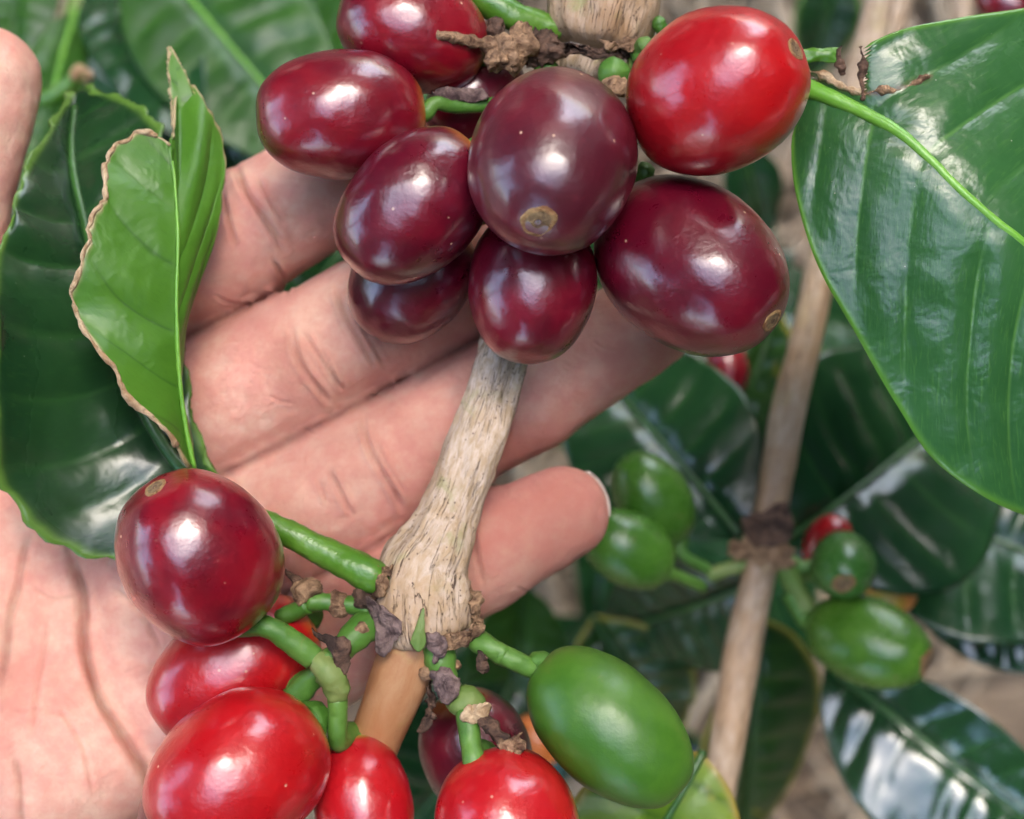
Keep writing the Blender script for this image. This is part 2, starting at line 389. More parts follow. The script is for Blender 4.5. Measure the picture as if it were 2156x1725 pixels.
def leaf(parent, mid, left, right, mat, mid_mat, mid_r=(1.0, .25), label=None, solid=.28, name='leaf', midz=.1, margin=None, **kw):
    V, F, A, UV, m = leaf_geo(mid, left, right, **kw)
    o = mesh_obj(name, V, F, mat, parent, attrs=A, uv=UV, solid=solid)
    if label: o['label'] = label
    if margin:
        k_ = 2 * kw.get('nt', 22) - 1; e_ = V.reshape(-1, k_, 3)[:, 0]; a_, b_ = int(len(e_) * margin[1]), int(len(e_) * margin[2]); e_ = e_[a_:b_:2] + np.array([0, 0, .12])
        tube('dry_margin', o, e_, .14 + .22 * np.abs(vnoise(np.stack([np.arange(len(e_)) * .35, e_[:, 0] * 0, e_[:, 0] * 0], 1), 7)), margin[0], n=110, seg=9, rough=.14, rscale=1.4, seed=3)
    if mid_r:
        c = m[::12].copy(); c[:, 2] += midz - kw.get('groove', .5) * .6; r = np.linspace(mid_r[0], mid_r[1], len(c))
        tube('midrib', o, c, r, mid_mat, n=60, seg=10, rough=.04, rscale=1.2)
    return o

def simple_leaf(parent, base, tip, half, mat, mid_mat, bow=(0, 0, 0), roll=0., label=None, fold=.15, prof=1.0, asym=1.0, **kw):
    """leaf from base to tip (mm points); half = half width mm; roll turns the blade round its own axis; bow bends the midrib."""
    base, tip = np.asarray(base, float), np.asarray(tip, float); ax = unit(tip - base); bow = np.asarray(bow, float)
    side = unit(np.cross(ax, [0, 0, 1.0])); up = np.cross(side, ax)
    c, s_ = math.cos(roll), math.sin(roll); sd = side * c + up * s_; upn = up * c - side * s_
    mids, L, R = [], [], []
    for s in np.linspace(0, 1, 15):
        p = base * (1 - s) + tip * s + bow * 4 * s * (1 - s)
        h = half * (math.sin(math.pi * min(1, s ** .86)) ** .85 * (1 - .25 * s) * 1.1) * prof + .15
        if s > .88: h *= .75
        mids.append(p); L.append(p - sd * h * asym + upn * h * fold); R.append(p + sd * h + upn * h * fold)
    return leaf(parent, mids, L, R, mat, mid_mat, label=label, **kw)

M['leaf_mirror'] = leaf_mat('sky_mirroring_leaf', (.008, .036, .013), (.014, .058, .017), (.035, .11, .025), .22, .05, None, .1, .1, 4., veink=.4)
M['leaf_mirror'].node_tree.nodes['Principled BSDF'].inputs['Coat Weight'].default_value = 1; M['leaf_mirror'].node_tree.nodes['Principled BSDF'].inputs['Coat Roughness'].default_value = .18
M['leaf_glossy'] = leaf_mat('glossy_green_leaf', (.030, .105, .028), (.045, .145, .038), (.15, .33, .06), .30, .14, (.16, .34, .03), .22, .55, 1., veink=.5)
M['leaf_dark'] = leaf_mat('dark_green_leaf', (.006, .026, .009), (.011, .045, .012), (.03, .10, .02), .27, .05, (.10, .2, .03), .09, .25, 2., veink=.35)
M['leaf_under'] = leaf_mat('leaf_underside', (.055, .170, .012), (.085, .225, .018), (.022, .085, .008), .42, .2, (.50, .36, .20), .25, .1, 3., veink=.8)
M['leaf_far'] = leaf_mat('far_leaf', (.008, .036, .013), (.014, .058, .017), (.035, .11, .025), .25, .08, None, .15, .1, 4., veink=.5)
M['leaf_far_mid'] = leaf_mat('far_mid_leaf', (.016, .070, .008), (.034, .120, .010), (.07, .19, .025), .42, .2, None, .15, .1, 5., veink=.5)
M['leaf_far_yel'] = leaf_mat('spotted_leaf', (.013, .05, .010), (.028, .08, .014), (.06, .14, .02), .3, .15, (.40, .34, .05), .2, .1, 6., .75)
M['leaf_yel'] = leaf_mat('yellowing_leaf', (.12, .24, .02), (.24, .33, .03), (.03, .10, .01), .4, .3, (.34, .25, .05), .2, .2, 7., .5, veink=.9)
M['mid_light'] = green_mat('pale_midrib', (.12, .32, .03), (.17, .38, .05), .35, (.2, .2, .05), .2, 2)
M['mid_dark'] = green_mat('green_midrib', (.02, .07, .012), (.035, .11, .02), .35, (.2, .2, .05), .2, 4)

# ------------------------------------------------------------------ main branch
branch = thing('coffee_branch', P(1270, -300, -17), 'pale barked coffee branch with flared knots laid across the fingers', 'branch')
# upper internode (flares to the cut-like collar), hidden run behind the fruit, long pale internode with flared lower node
top = [(1330, -900, -19, 95), (1300, -420, -18, 92), (1285, -160, -17, 98), (1274, -20, -16.5, 116), (1262, 52, -16, 112), (1255, 92, -16, 96), (1252, 106, -16, 70)]
tube('upper_stem', branch, [P(x, y, w) for x, y, w, r in top], [r * S(w) for x, y, w, r in top], M['bark_top'], n=120, seg=56, rough=.35, rscale=.9, seed=3, stretch=2.5)
mid = [(1240, 85, -16, 54), (1215, 150, -16, 52), (1160, 360, -16, 52), (1100, 590, -15.5, 52), (1055, 745, -15, 53), (1018, 880, -14, 57), (978, 1000, -13, 60), (946, 1085, -12, 66), (920, 1145, -11, 78), (896, 1195, -10.5, 97), (888, 1255, -10.2, 107), (890, 1318, -10.2, 104), (893, 1338, -10.4, 78)]
tube('long_stem', branch, [P(x, y, w) for x, y, w, r in mid], [r * S(w) for x, y, w, r in mid], M['bark'], n=220, seg=72, rough=.34, rscale=.75, seed=5, stretch=3.0, oval=.8)
low = [(885, 1290, -10.5, 40), (876, 1335, -10.3, 58), (852, 1400, -10.5, 63), (818, 1490, -11, 58), (783, 1580, -12, 54), (740, 1700, -13, 52), (640, 1980, -15, 48), (560, 2250, -17, 46)]
tube('young_shoot', branch, [P(x, y, w) for x, y, w, r in low], [r * S(w) for x, y, w, r in low], M['shoot'], n=110, seg=36, rough=.10, rscale=.7, seed=8, stretch=3, oval=.9)

def shard(name, parent, pts, mat, thick=.16, bulge=.4, seed=0, n=10, rag=.25):
    rag = rag * 1.6
    """crumpled dry scale: polygon of (x,y,w) picture points, filled as a fan grid, thickened"""
    q = np.array([P(*p) for p in pts]); ring = spline(np.vstack([q, q[:1]]), 37)[:-1]; c = ring.mean(0)
    V, F = [c], []; m = len(ring)
    for k in range(1, n + 1):
        f = k / n; V += list(c + (ring - c) * f)
    V = np.array(V); rr = np.concatenate([[0], np.repeat(np.arange(1, n + 1) / n, m)])
    V[:, 2] += bulge * (1 - rr ** 2); V += .5 * rag * np.stack([fbm(V * 1.8 + seed, 4, seed + i) for i in range(3)], 1) * (.3 + rr[:, None])
    for j in range(m): F.append((0, 1 + j, 1 + (j + 1) % m))
    for k in range(n - 1):
        for j in range(m): a = 1 + k * m; F.append((a + j, a + m + j, a + m + (j + 1) % m, a + (j + 1) % m))
    return mesh_obj(name, V, F, mat, parent, solid=thick, uv=V[:, :2])

# dry scales at the lower node
shard('dry_stipule', branch, [(768, 1255, -8.0), (800, 1275, -6.2), (850, 1318, -5.6), (832, 1352, -6.4), (800, 1382, -7.0), (790, 1340, -7.2)], M['dry_purple'], bulge=.3, seed=1)
shard('dry_stipule', branch, [(893, 1338, -6.2), (935, 1335, -5.8), (940, 1372, -6.2), (920, 1398, -7.0), (903, 1368, -6.6)], M['dry_purple'], bulge=.3, seed=2)
shard('dry_stipule', branch, [(930, 1345, -6.4), (985, 1328, -6.4), (1018, 1308, -7.6), (1010, 1335, -7.6), (975, 1362, -6.8), (940, 1368, -6.6)], M['dry'], bulge=.3, seed=3, rag=.4)
shard('bark_flake', branch, [(993, 1235, -8.5), (1010, 1252, -8.6), (1012, 1300, -8.8), (998, 1312, -8.6), (990, 1280, -8.2)], M['dry'], bulge=.3, seed=4, rag=.4)
shard('bark_flake', branch, [(800, 1190, -7.6), (822, 1195, -7), (815, 1235, -6.8), (790, 1255, -7.4), (778, 1245, -8.5)], M['dry'], bulge=.5, seed=5, rag=.5)
shard('green_wedge', branch, [(862, 1352, -5.9), (880, 1308, -5.8), (892, 1278, -5.9), (893, 1320, -5.7), (896, 1356, -5.9), (880, 1372, -5.7)], M['stalk_yel'], bulge=.15, seed=6, rag=.08)
def knob(name, parent, x, y, w, rx, ry, mat, rough=.25, seed=0, rot=0.):
    """knobbly swelling: deformed ball"""
    V, F = [], []; a, b = 44, 26
    for i in range(b + 1):
        ph = math.pi * i / b
        for j in range(a): th = 2 * math.pi * j / a; V.append((math.sin(ph) * math.cos(th), math.cos(ph), math.sin(ph) * math.sin(th)))
    V = np.array(V); V[:, [0, 2]] *= (1 - .15 * V[:, 1:2]); k = S(w); c, s = math.cos(rot), math.sin(rot)
    D = V * np.array([rx, ry, min(rx, ry)]) * k; D += V * (rough * (fbm(D * .9 + seed * 3.3, 3, seed) + .45 * np.abs(fbm(D * 3.1 + seed, 3, seed + 3))))[:, None]
    D = np.stack([D[:, 0] * c - D[:, 1] * s, D[:, 0] * s + D[:, 1] * c, D[:, 2]], 1) + P(x, y, w)
    for i in range(b):
        for j in range(a): F.append((i * a + j, i * a + (j + 1) % a, (i + 1) * a + (j + 1) % a, (i + 1) * a + j))
    return mesh_obj(name, D, F, mat, parent, uv=D[:, :2])

def seg(name, pts, mat, parent=branch, n=16, rough=.08, seed=0, segs=18):
    k_ = .86 if name == 'spur' else 1.
    return tube(name, parent, [P(x, y, w) for x, y, w, r in pts], [r * k_ * S(w) for x, y, w, r in pts], mat, n=n, seg=segs, rough=rough * 1.5, rscale=1.2, seed=seed)

# fruit-bearing spurs on the left of the lower node
seg('petiole', [(500, 1075, -10, 26), (575, 1108, -9.5, 28), (690, 1166, -9, 32), (780, 1212, -8.5, 37), (800, 1225, -9, 30)], M['petiole'], n=40, rough=.06)
seg('spur', [(780, 1290, -9, 22), (752, 1275, -9, 24), (720, 1272, -9, 22), (690, 1268, -9, 22), (650, 1264, -9, 26)], M['stalk'])
knob('dry_collar', branch, 712, 1272, -9, 20, 30, M['dry'], seed=2, rot=.2)
knob('dry_collar', branch, 645, 1240, -9, 34, 26, M['dry'], .4, seed=3, rot=.5)
knob('dry_collar', branch, 762, 1262, -8.5, 22, 24, M['dry_dark'], .4, seed=4)
seg('dead_stub', [(600, 1200, -10, 8), (625, 1225, -9.5, 11), (640, 1238, -9, 12)], M['dry_dark'], rough=.2)
seg('spur', [(800, 1310, -9.5, 30), (768, 1322, -8, 40), (742, 1345, -7, 38), (715, 1372, -6.5, 30), (690, 1392, -6.2, 32), (672, 1396, -6.2, 30)], M['stalk'], n=24)
knob('dry_collar', branch, 742, 1345, -6.8, 20, 44, M['dry'], .35, seed=6, rot=-.75)
shard('dry_scale', branch, [(655, 1325, -6), (690, 1338, -5), (725, 1338, -4.6), (740, 1372, -4.6), (725, 1418, -5), (705, 1400, -4.8), (690, 1362, -4.8)], M['dry_dark'], bulge=.4, seed=7)
seg('spur', [(668, 1388, -6, 30), (690, 1412, -5.6, 37), (706, 1440, -5.8, 36), (712, 1472, -6, 27)], M['stalk_yel'], n=20, rough=.14)
seg('spur', [(690, 1405, -7, 26), (655, 1432, -8, 30), (620, 1470, -8.5, 34), (606, 1500, -9, 28)], M['stalk'], n=18)
seg('spur', [(650, 1418, -9, 14), (610, 1445, -9.5, 22), (588, 1478, -10, 24), (575, 1500, -10.5, 20)], M['stalk'], n=14)
# spurs on the right of the lower node
seg('spur', [(920, 1350, -9, 40), (928, 1392, -8.5, 40), (938, 1430, -8.2, 32), (955, 1468, -8, 34)], M['stalk'], n=18)
knob('dry_collar', branch, 930, 1408, -8.3, 44, 17, M['dry'], .3, seed=9, rot=.25)
shard('dry_scale', branch, [(905, 1415, -6.4), (945, 1408, -5.8), (968, 1440, -5.8), (955, 1475, -5.8), (930, 1478, -6.2), (915, 1450, -6.4)], M['dry_purple'], bulge=.5, seed=10)
shard('dry_scale', branch, [(912, 1430, -9), (915, 1480, -8.6), (912, 1525, -8.4), (885, 1535, -8.6), (896, 1490, -9)], M['dry_dark'], bulge=.3, seed=11, rag=.5)
knob('spur_cap', branch, 982, 1478, -7.2, 42, 34, M['stalk_yel'], .12, seed=12, rot=-.2)
shard('dry_scale', branch, [(975, 1490, -5), (1025, 1478, -5.2), (1028, 1505, -5.6), (995, 1520, -5.2), (968, 1512, -5)], M['tan'], bulge=.3, seed=13)
seg('dead_stub', [(1005, 1505, -6, 16), (1035, 1535, -5.5, 17), (1062, 1562, -5, 16), (1078, 1575, -5, 22)], M['dry_dark'], rough=.3)
shard('dry_scale', branch, [(1060, 1552, -4.6), (1100, 1545, -4.2), (1100, 1570, -4.2), (1085, 1592, -4.4), (1058, 1580, -4.6)], M['dry'], bulge=.2, seed=14, rag=.5)
seg('spur', [(990, 1340, -9, 22), (1008, 1352, -8.6, 30), (1035, 1366, -8, 28), (1062, 1382, -7.8, 24)], M['stalk'], n=18)
shard('dry_scale', branch, [(1005, 1370, -6.4), (1025, 1380, -6.2), (1025, 1405, -6.6), (1012, 1418, -6.8)], M['dry_dark'], bulge=.2, seed=15)

# upper node: torn bark collar, dead twig and knots
shard('bark_collar', branch, [(1150, 88, -12.4), (1200, 96, -11.4), (1262, 104, -11), (1330, 100, -11.6), (1362, 82, -13), (1350, 112, -12.4), (1290, 126, -11.4), (1215, 114, -11.6), (1165, 112, -12.4)], M['dry_dark'], bulge=.4, seed=20, rag=.6)
shard('bark_collar', branch, [(1260, 90, -10.8), (1310, 84, -10.8), (1350, 78, -12), (1335, 104, -11.2), (1285, 104, -10.8)], M['dry'], bulge=.3, seed=21, rag=.5)
seg('dead_twig', [(918, 74, -7.6, 14), (950, 80, -8, 12), (1000, 88, -9, 14), (1045, 100, -10, 17), (1080, 104, -11, 22)], M['dry'], n=34, rough=.22)
knob('twig_knot', branch, 1062, 112, -10, 34, 28, M['dry'], .7, seed=22, rot=.4)
knob('twig_knot', branch, 1048, 126, -9, 18, 15, M['dry'], .6, seed=30, rot=.4)
knob('twig_knot', branch, 1095, 100, -10.5, 30, 36, M['dry'], .8, seed=23, rot=-.3)
knob('twig_knot', branch, 1132, 106, -11.5, 34, 30, M['dry_dark'], .8, seed=24)
knob('twig_knot', branch, 1160, 94, -12, 30, 24, M['dry_dark'], .7, seed=25)
knob('twig_knot', branch, 1038, 62, -12, 22, 18, M['dry_dark'], .5, seed=26)
knob('bud', branch, 1292, 152, -11, 34, 30, M['stalk'], .12, seed=27)
knob('dry_collar', branch, 1296, 182, -10, 28, 18, M['dry'], .5, seed=28)
knob('bud', branch, 1388, 52, -14, 15, 18, M['stalk'], .2, seed=29)
knob('bud', branch, 1150, 142, -12, 24, 18, M['stalk'], .2, seed=31)
seg('petiole', [(960, -60, -14, 34), (1010, -10, -14, 33), (1065, 28, -14, 32), (1120, 48, -14.5, 30), (1180, 62, -15, 26)], M['petiole'], n=30)
seg('spur', [(1330, 150, -13, 18), (1345, 112, -12, 22), (1362, 92, -10, 22)], M['stalk_yel'])
seg('spur', [(1225, 420, -15, 20), (1290, 400, -12, 20), (1345, 375, -9.5, 24), (1362, 352, -8.5, 20)], M['stalk'])
seg('spur', [(1190, 170, -15, 20), (1100, 205, -12, 16), (1030, 222, -11, 17)], M['stalk'])
shard('dry_scale', branch, [(905, 190, -10.8), (960, 182, -10.6), (1025, 196, -10.6), (1015, 210, -10.4), (950, 218, -10.4), (920, 208, -10.6)], M['dry_purple'], bulge=.2, seed=33)

# ------------------------------------------------------------------ leaves of the main branch
# big glossy leaf on the right
rm = [(1640, 168, -11), (1705, 186, -9), (1790, 222, -7.5), (1880, 268, -6), (1950, 325, -5), (2020, 395, -4.2), (2100, 465, -4), (2180, 530, -4.4), (2350, 690, -6), (2600, 960, -11)]
rl = [(1640, 172, -11), (1692, 225, -10), (1668, 300, -9.5), (1678, 420, -8.5), (1722, 560, -7.5), (1800, 700, -7), (1890, 855, -7), (1985, 985, -7.5), (2156, 1086, -9), (2360, 1120, -13), (2600, 966, -13)]
ru = [(1640, 164, -11), (1720, 140, -9), (1815, 98, -7), (1900, 62, -7), (2000, 42, -8), (2110, 25, -9), (2220, 16, -11), (2380, 60, -13), (2540, 330, -14), (2600, 955, -14)]
rmp, rlp, rup = [[P(*q) for q in L] for L in (rm, rl, ru)]
V, F, A, UV, m_ = leaf_geo(rmp, rup, rlp, ns=170, nt=40, nv=10, shift=.20, quilt=.5, groove=.3, wave=.5, seed=4, vein_w=.022, edge_w=.035)
# the torn notch near the base of the upper half: drop the faces inside it and brown its lips
px = 1078 + V[:, 0] / ((D0 - V[:, 2]) / D0 * MPP); py = 862.5 - V[:, 1] / ((D0 - V[:, 2]) / D0 * MPP)
jag = 5 * fbm(np.stack([px * .06, py * .06, px * 0], 1), 3, 9)
lip_r = 1814 + jag; lip_l = 1768 + jag * .6; low_y = 150 + (px - 1700) * .42 + jag
hole = (px > lip_l) & (px < lip_r) & (py < low_y) & (UV[:, 1] < 0)
hole |= (px > 1700) & (px <= 1772) & (py > 128 + jag + (px - 1700) * .05) & (py < low_y) & (UV[:, 1] < -.05)
dl = np.minimum(np.abs(px - lip_r) + 999 * ((py > low_y + 6) | (py < 80)), np.abs(px - lip_l) + 999 * ((py > low_y) | (py < 80)))
dl = np.minimum(dl, np.abs(py - low_y) + 999 * ((px < 1690) | (px > 1818)))
tx = (px - 1815) / 145; dl = np.minimum(dl, np.abs(py - (200 - 34 * tx + jag * 1.2)) * 1.3 + 999 * ((tx < 0) | (tx > 1)))
brown = np.exp(-(dl / 7.) ** 2) * (UV[:, 1] < 0)
keep = ~(hole[F].any(axis=1))
M['leaf_right'] = leaf_mat('glossy_torn_leaf', (.020, .080, .022), (.032, .115, .030), (.12, .29, .05), .25, .12, (.10, .26, .03), .2, .8, 1., veink=.45)
t_ = M['leaf_right'].node_tree; pb = t_.nodes['Principled BSDF']; src = pb.inputs['Base Color'].links[0].from_socket
mx = t_.nodes.new('ShaderNodeMix'); mx.data_type = 'RGBA'; at_ = t_.nodes.new('ShaderNodeAttribute'); at_.attribute_name = 'brown'
t_.links.new(at_.outputs['Fac'], mx.inputs[0]); t_.links.new(src, mx.inputs[6]); mx.inputs[7].default_value = (.13, .07, .035, 1); t_.links.new(mx.outputs[2], pb.inputs['Base Color'])
A['brown'] = brown
rleaf = mesh_obj('leaf', V, F[keep], M['leaf_right'], branch, attrs=A, uv=UV, solid=.3)
lipk = dict(parent=rleaf, n=40, rough=.22, segs=10)
rleaf['label'] = 'large glossy green leaf with a torn browned notch near its stalk'
c_ = m_[::8].copy(); c_[:, 2] -= .38
tube('midrib', rleaf, c_, np.interp(np.linspace(0, 1, len(c_)), [0, .08, .16, .3, 1], [.95, .85, .62, .42, .2]), M['mid_light'], n=90, seg=12, rough=.05, rscale=1)

def on_leaf(x, y, dz=.15):
    i_ = np.argmin((px - x) ** 2 + (py - y) ** 2); return (x, y, V[i_, 2] + dz)
seg('torn_lip', [(*on_leaf(1812, 98), 5), (*on_leaf(1817, 130), 8), (*on_leaf(1814, 165), 8), (*on_leaf(1818, 198), 6), (*on_leaf(1816, 212), 3)], M['dry_dark'], **lipk)
seg('torn_lip', [(*on_leaf(1818, 200), 5), (*on_leaf(1850, 190), 6), (*on_leaf(1885, 190), 5), (*on_leaf(1920, 178), 5), (*on_leaf(1945, 166), 8), (*on_leaf(1962, 160), 4)], M['dry'], **lipk)
seg('torn_lip', [(*on_leaf(1700, 148), 4), (*on_leaf(1735, 160), 8), (*on_leaf(1770, 180), 9), (*on_leaf(1812, 196), 6)], M['tan'], **lipk)
z_ = on_leaf(1735, 118)[2]
shard('torn_stub', rleaf, [(1688, 104, z_), (1730, 102, z_ + .2), (1768, 102, z_ + .3), (1762, 118, z_ + .3), (1766, 130, z_ + .2), (1720, 130, z_), (1688, 132, z_)], M['petiole'], bulge=.3, seed=51, rag=.1)
seg('torn_lip', [(1772, 98, z_ + .4, 7), (1764, 116, z_ + .4, 9), (1769, 138, z_ + .2, 7), (1776, 158, z_, 5)], M['dry_dark'], **lipk)

seg('petiole', [(1345, 96, -16, 26), (1420, 112, -17, 24), (1520, 140, -15, 24), (1600, 158, -12.5, 23), (1650, 170, -10.8, 22)], M['petiole'], n=30)
# left leaf: dark glossy half and its pale underside flap curled over
lm = [(500, 1075, -10), (440, 1040, -13), (360, 960, -15), (280, 820, -16.5), (225, 640, -18), (180, 480, -20), (150, 330, -24), (160, 190, -30)]
ll = [(500, 1078, -10), (400, 1165, -13), (250, 1190, -13), (120, 1145, -11.5), (15, 1055, -9.5), (-25, 900, -8), (-40, 730, -8), (-15, 590, -9.5), (15, 470, -12), (75, 330, -18), (150, 186, -30)]
lr = [(500, 1072, -10), (470, 1010, -14), (420, 900, -17), (400, 740, -18), (375, 560, -20), (350, 400, -22), (330, 260, -26), (190, 180, -30)]
dleaf = leaf(branch, [P(*q) for q in lm], [P(*q) for q in ll], [P(*q) for q in lr], M['leaf_dark'], M['mid_dark'], mid_r=(.7, .3), ns=130, nt=30, nv=10, shift=.12, quilt=.6, groove=.4, wave=.8, seed=9, rip=.9, label='dark glossy ragged leaf under the palm side cherry')
fm = [(410, 985, -10.5), (392, 900, -10), (378, 790, -9.5), (372, 640, -9), (375, 500, -9.5), (368, 380, -10.5), (360, 310, -11)]
fl = [(404, 988, -10.2), (340, 905, -7), (262, 845, -5.5), (205, 745, -5), (150, 650, -5.5), (165, 570, -5.5), (205, 430, -7), (220, 330, -9), (300, 282, -11), (352, 300, -11.4)]
fr_ = [(416, 988, -10.6), (402, 920, -12), (375, 800, -13), (388, 660, -14), (440, 520, -14), (470, 400, -15), (474, 310, -16), (440, 220, -16), (380, 175, -17), (366, 290, -12)]
flap = leaf(branch, [P(*q) for q in fm], [P(*q) for q in fl], [P(*q) for q in fr_], M['leaf_under'], M['mid_light'], mid_r=(.24, .12), midz=.22, ns=120, nt=30, nv=6, shift=.2, quilt=.45, groove=.25, wave=.35, seed=13, vein_w=.03, rip=.4, label='pale green leaf curled to show its underside, with tan dried margin', edge_w=.02, margin=(M['tan'], .03, .97))
# curled tip and its tan rolled margin
tipl = leaf(branch, [P(*q) for q in [(378, 300, -15), (382, 240, -15.5), (376, 180, -16), (368, 140, -16.5), (356, 98, -17)]],
            [P(*q) for q in [(376, 302, -15), (360, 250, -15), (358, 200, -15.5), (352, 150, -16), (354, 98, -17)]],
            [P(*q) for q in [(382, 300, -15), (420, 220, -16), (405, 185, -16), (385, 140, -16.5), (358, 98, -17)]], M['leaf_under'], M['stalk'], mid_r=None, ns=50, nt=10, nv=3, quilt=.2, groove=.1, wave=.1, seed=15, rip=.3, edge_w=.012, label='narrow curled tip of the pale leaf')

# ------------------------------------------------------------------ cherries
def cherry(name, x, y, w, d, L, B, mat, label, scar=True, stalk=None, group=None, seed=0, scar_r=.23, stalk_mat=None, flat=.0, lob=.02, rim=True):
    k = S(w); c = P(x, y, w); d = unit(d); L, B = L * k, B * k
    side = unit(np.cross(d, [0.31, .2, 1])); up = np.cross(side, d)
    a, b = 72, 56; V, ax = [], []
    th = np.linspace(0, 2 * math.pi, a, endpoint=False); ph = np.linspace(0.0, math.pi, b + 1)
    PH, TH = np.meshgrid(ph, th, indexing='ij'); z = np.cos(PH); r = np.sin(PH)
    r = r ** .93 * (1 - .035 * z)                                                       # a touch barrel-shaped, narrower at the flower end
    zz = z - .035 * np.exp(-((1 - z) / .035)) + .05 * np.exp(-((1 + z) / .03))          # dimples at both ends
    rr = r * (1 - lob * np.cos(2 * TH) ** 2 + lob * .5)
    V = (c + B * rr[..., None] * (np.cos(TH)[..., None] * side + np.sin(TH)[..., None] * up * (1 - flat)) + L * zz[..., None] * d).reshape(-1, 3)
    N = V - c; N /= np.linalg.norm(N, axis=1)[:, None]
    V = V + N * (B * (.020 * fbm(N * 1.6 + seed * 5.1, 2, seed) + .004 * fbm(N * 6 + seed, 2, seed + 4)))[:, None]
    i, j = np.meshgrid(np.arange(b), np.arange(a), indexing='ij'); q = (i * a + j).ravel(); q2 = (i * a + (j + 1) % a).ravel()
    o = mesh_obj(name, V, np.stack([q, q2, q2 + a, q + a], 1), mat, loc=c, attrs=dict(axis=z.ravel()))
    tag(o, label, 'coffee cherry', group)
    if scar:
        R = B * scar_r; rings = [(0, .10), (.12, .02), (.25, .10), (.55, .06), (.8, .07), (1.0, .12), (1.14, .02), (1.2, -.25)]
        def base_h(rho):                        # follow the fruit's own end
            s = min(.99, rho / B); return L * (math.sqrt(1 - s * s) - .035 * math.exp(-(1 - math.sqrt(1 - s * s)) / .035))
        SV, SF, n_ = [], [], 28
        for rr_, h in rings:
            for t in range(n_):
                tt = 2 * math.pi * t / n_; q_ = rr_ * R * (1 + .12 * math.sin(2 * tt + seed) + .04 * math.sin(3 * tt + seed * 2) + .03 * math.sin(7 * tt + seed))
                SV.append(c + side * q_ * math.cos(tt) + up * q_ * math.sin(tt) + d * (base_h(q_) + h * R * .55))
        for u_ in range(len(rings) - 1):
            for t in range(n_): SF.append((u_ * n_ + t, u_ * n_ + (t + 1) % n_, (u_ + 1) * n_ + (t + 1) % n_, (u_ + 1) * n_ + t))
        so = mesh_obj('flower_scar', SV, SF, M['scar'], o, mats=[M['scar'], M['scar_rim'], M['dry_dark']])
        mi = np.array([2 if u_ == 1 else (1 if u_ >= 4 else 0) for u_ in range(len(rings) - 1) for t in range(n_)], np.int32)
        so.data.polygons.foreach_set('material_index', mi)
    if stalk:
        e = c - d * L * .95; pts = [e + d * L * .06, e - d * L * .04] + [P(*s_[:3]) for s_ in stalk]; r0 = stalk[0][3] * S(stalk[0][2])
        tube('stalk', o, pts, [r0 * 1.5, r0 * 1.2] + [s_[3] * .88 * S(s_[2]) for s_ in stalk], stalk_mat or M['stalk'], n=34, seg=18, rough=.07, rscale=1.3, seed=seed)
    return o

DK = dict(base=(.128, .002, .012), dark=(.038, .001, .008), stem=(.36, .10, .02))
MID = dict(base=(.205, .003, .011), dark=(.058, .001, .009), stem=(.42, .12, .02))
GRN = dict(base=(.42, .006, .010), dark=(.24, .003, .010), stem=(.26, .26, .03))
RED = dict(base=(.40, .005, .008), dark=(.20, .002, .008), stem=(.46, .14, .02))
PUR = dict(base=(.105, .006, .015), dark=(.045, .004, .011), stem=(.3, .1, .02))
cm = lambda nm, D, seed, **k: cherry_mat(nm, D['base'], D['dark'], D['stem'], seed=seed, **k)
G = 'ripe cherries of the upper cluster'; G2 = 'ripe cherries of the lower cluster'
cherry('coffee_cherry', 868, 66, -12, (-.88, .28, .25), 165, 122, cm('cherry_red_top', MID, 1.), 'red cherry behind the dead twig, orange at its stalk end', False, [(1015, 112, -12.5, 16), (1060, 120, -14, 18)], G, 1)
cherry('coffee_cherry', 717, 242, -8, (-.965, -.07, .2), 182, 136, cm('cherry_wine_left', MID, 2.), 'wine red cherry lying sideways on a short green stalk', False, [(918, 218, -9.5, 17), (960, 226, -10.5, 15), (1035, 220, -12, 17)], G, 2)
cherry('coffee_cherry', 870, 436, -5, (-.69, -.70, .1), 188, 141, cm('cherry_wine_tilted', DK, 3., dk=.6), 'dark wine cherry with long slanting sheen, leaning on the purplish scarred cherry', False, [(1010, 300, -9, 16), (1060, 250, -14, 18)], G, 3)
cherry('coffee_cherry', 1163, 341, 0, (-.15, -.67, .728), 226, 177, cm('cherry_purplish', PUR, 4., rough=.38, dk=.7, spots=1.3), 'dull purplish cherry showing its round tan flower scar, foremost of the upper cluster', True, [(1190, 210, -10, 18), (1210, 190, -14, 18)], G, 4, scar_r=.185)
cherry('coffee_cherry', 1509, 193, -1, (.76, .33, .56), 200, 172, cm('cherry_scarlet', RED, 5., dk=.45, spots=.8), 'bright red cherry with tan scar, beside the torn leaf stalk', True, [(1372, 150, -9, 20), (1345, 120, -12, 22)], G, 5, scar_r=.14)
cherry('coffee_cherry', 1456, 562, -6, (.71, -.55, .44), 225, 171, cm('cherry_wine_right', DK, 6., dk=.5), 'plump dark wine cherry with scar on its rim, below the bright red one', True, [(1345, 375, -9.5, 20), (1330, 360, -11, 20)], G, 6, scar_r=.15)
cherry('coffee_cherry', 1121, 602, -7, (-.08, -.95, .3), 168, 137, cm('cherry_wine_low', DK, 7.), 'wine cherry overlapping the pale stem, lowest of the upper cluster', False, [(1130, 480, -10, 16), (1140, 430, -14, 16)], G, 7)
cherry('coffee_cherry', 866, 585, -13, (-.6, -.75, -.2), 150, 124, cm('cherry_wine_behind', DK, 8.), 'dark wine cherry mostly hidden under the slanting one, against the fingers', False, [(975, 470, -14, 16), (1080, 440, -15, 16)], G, 8)
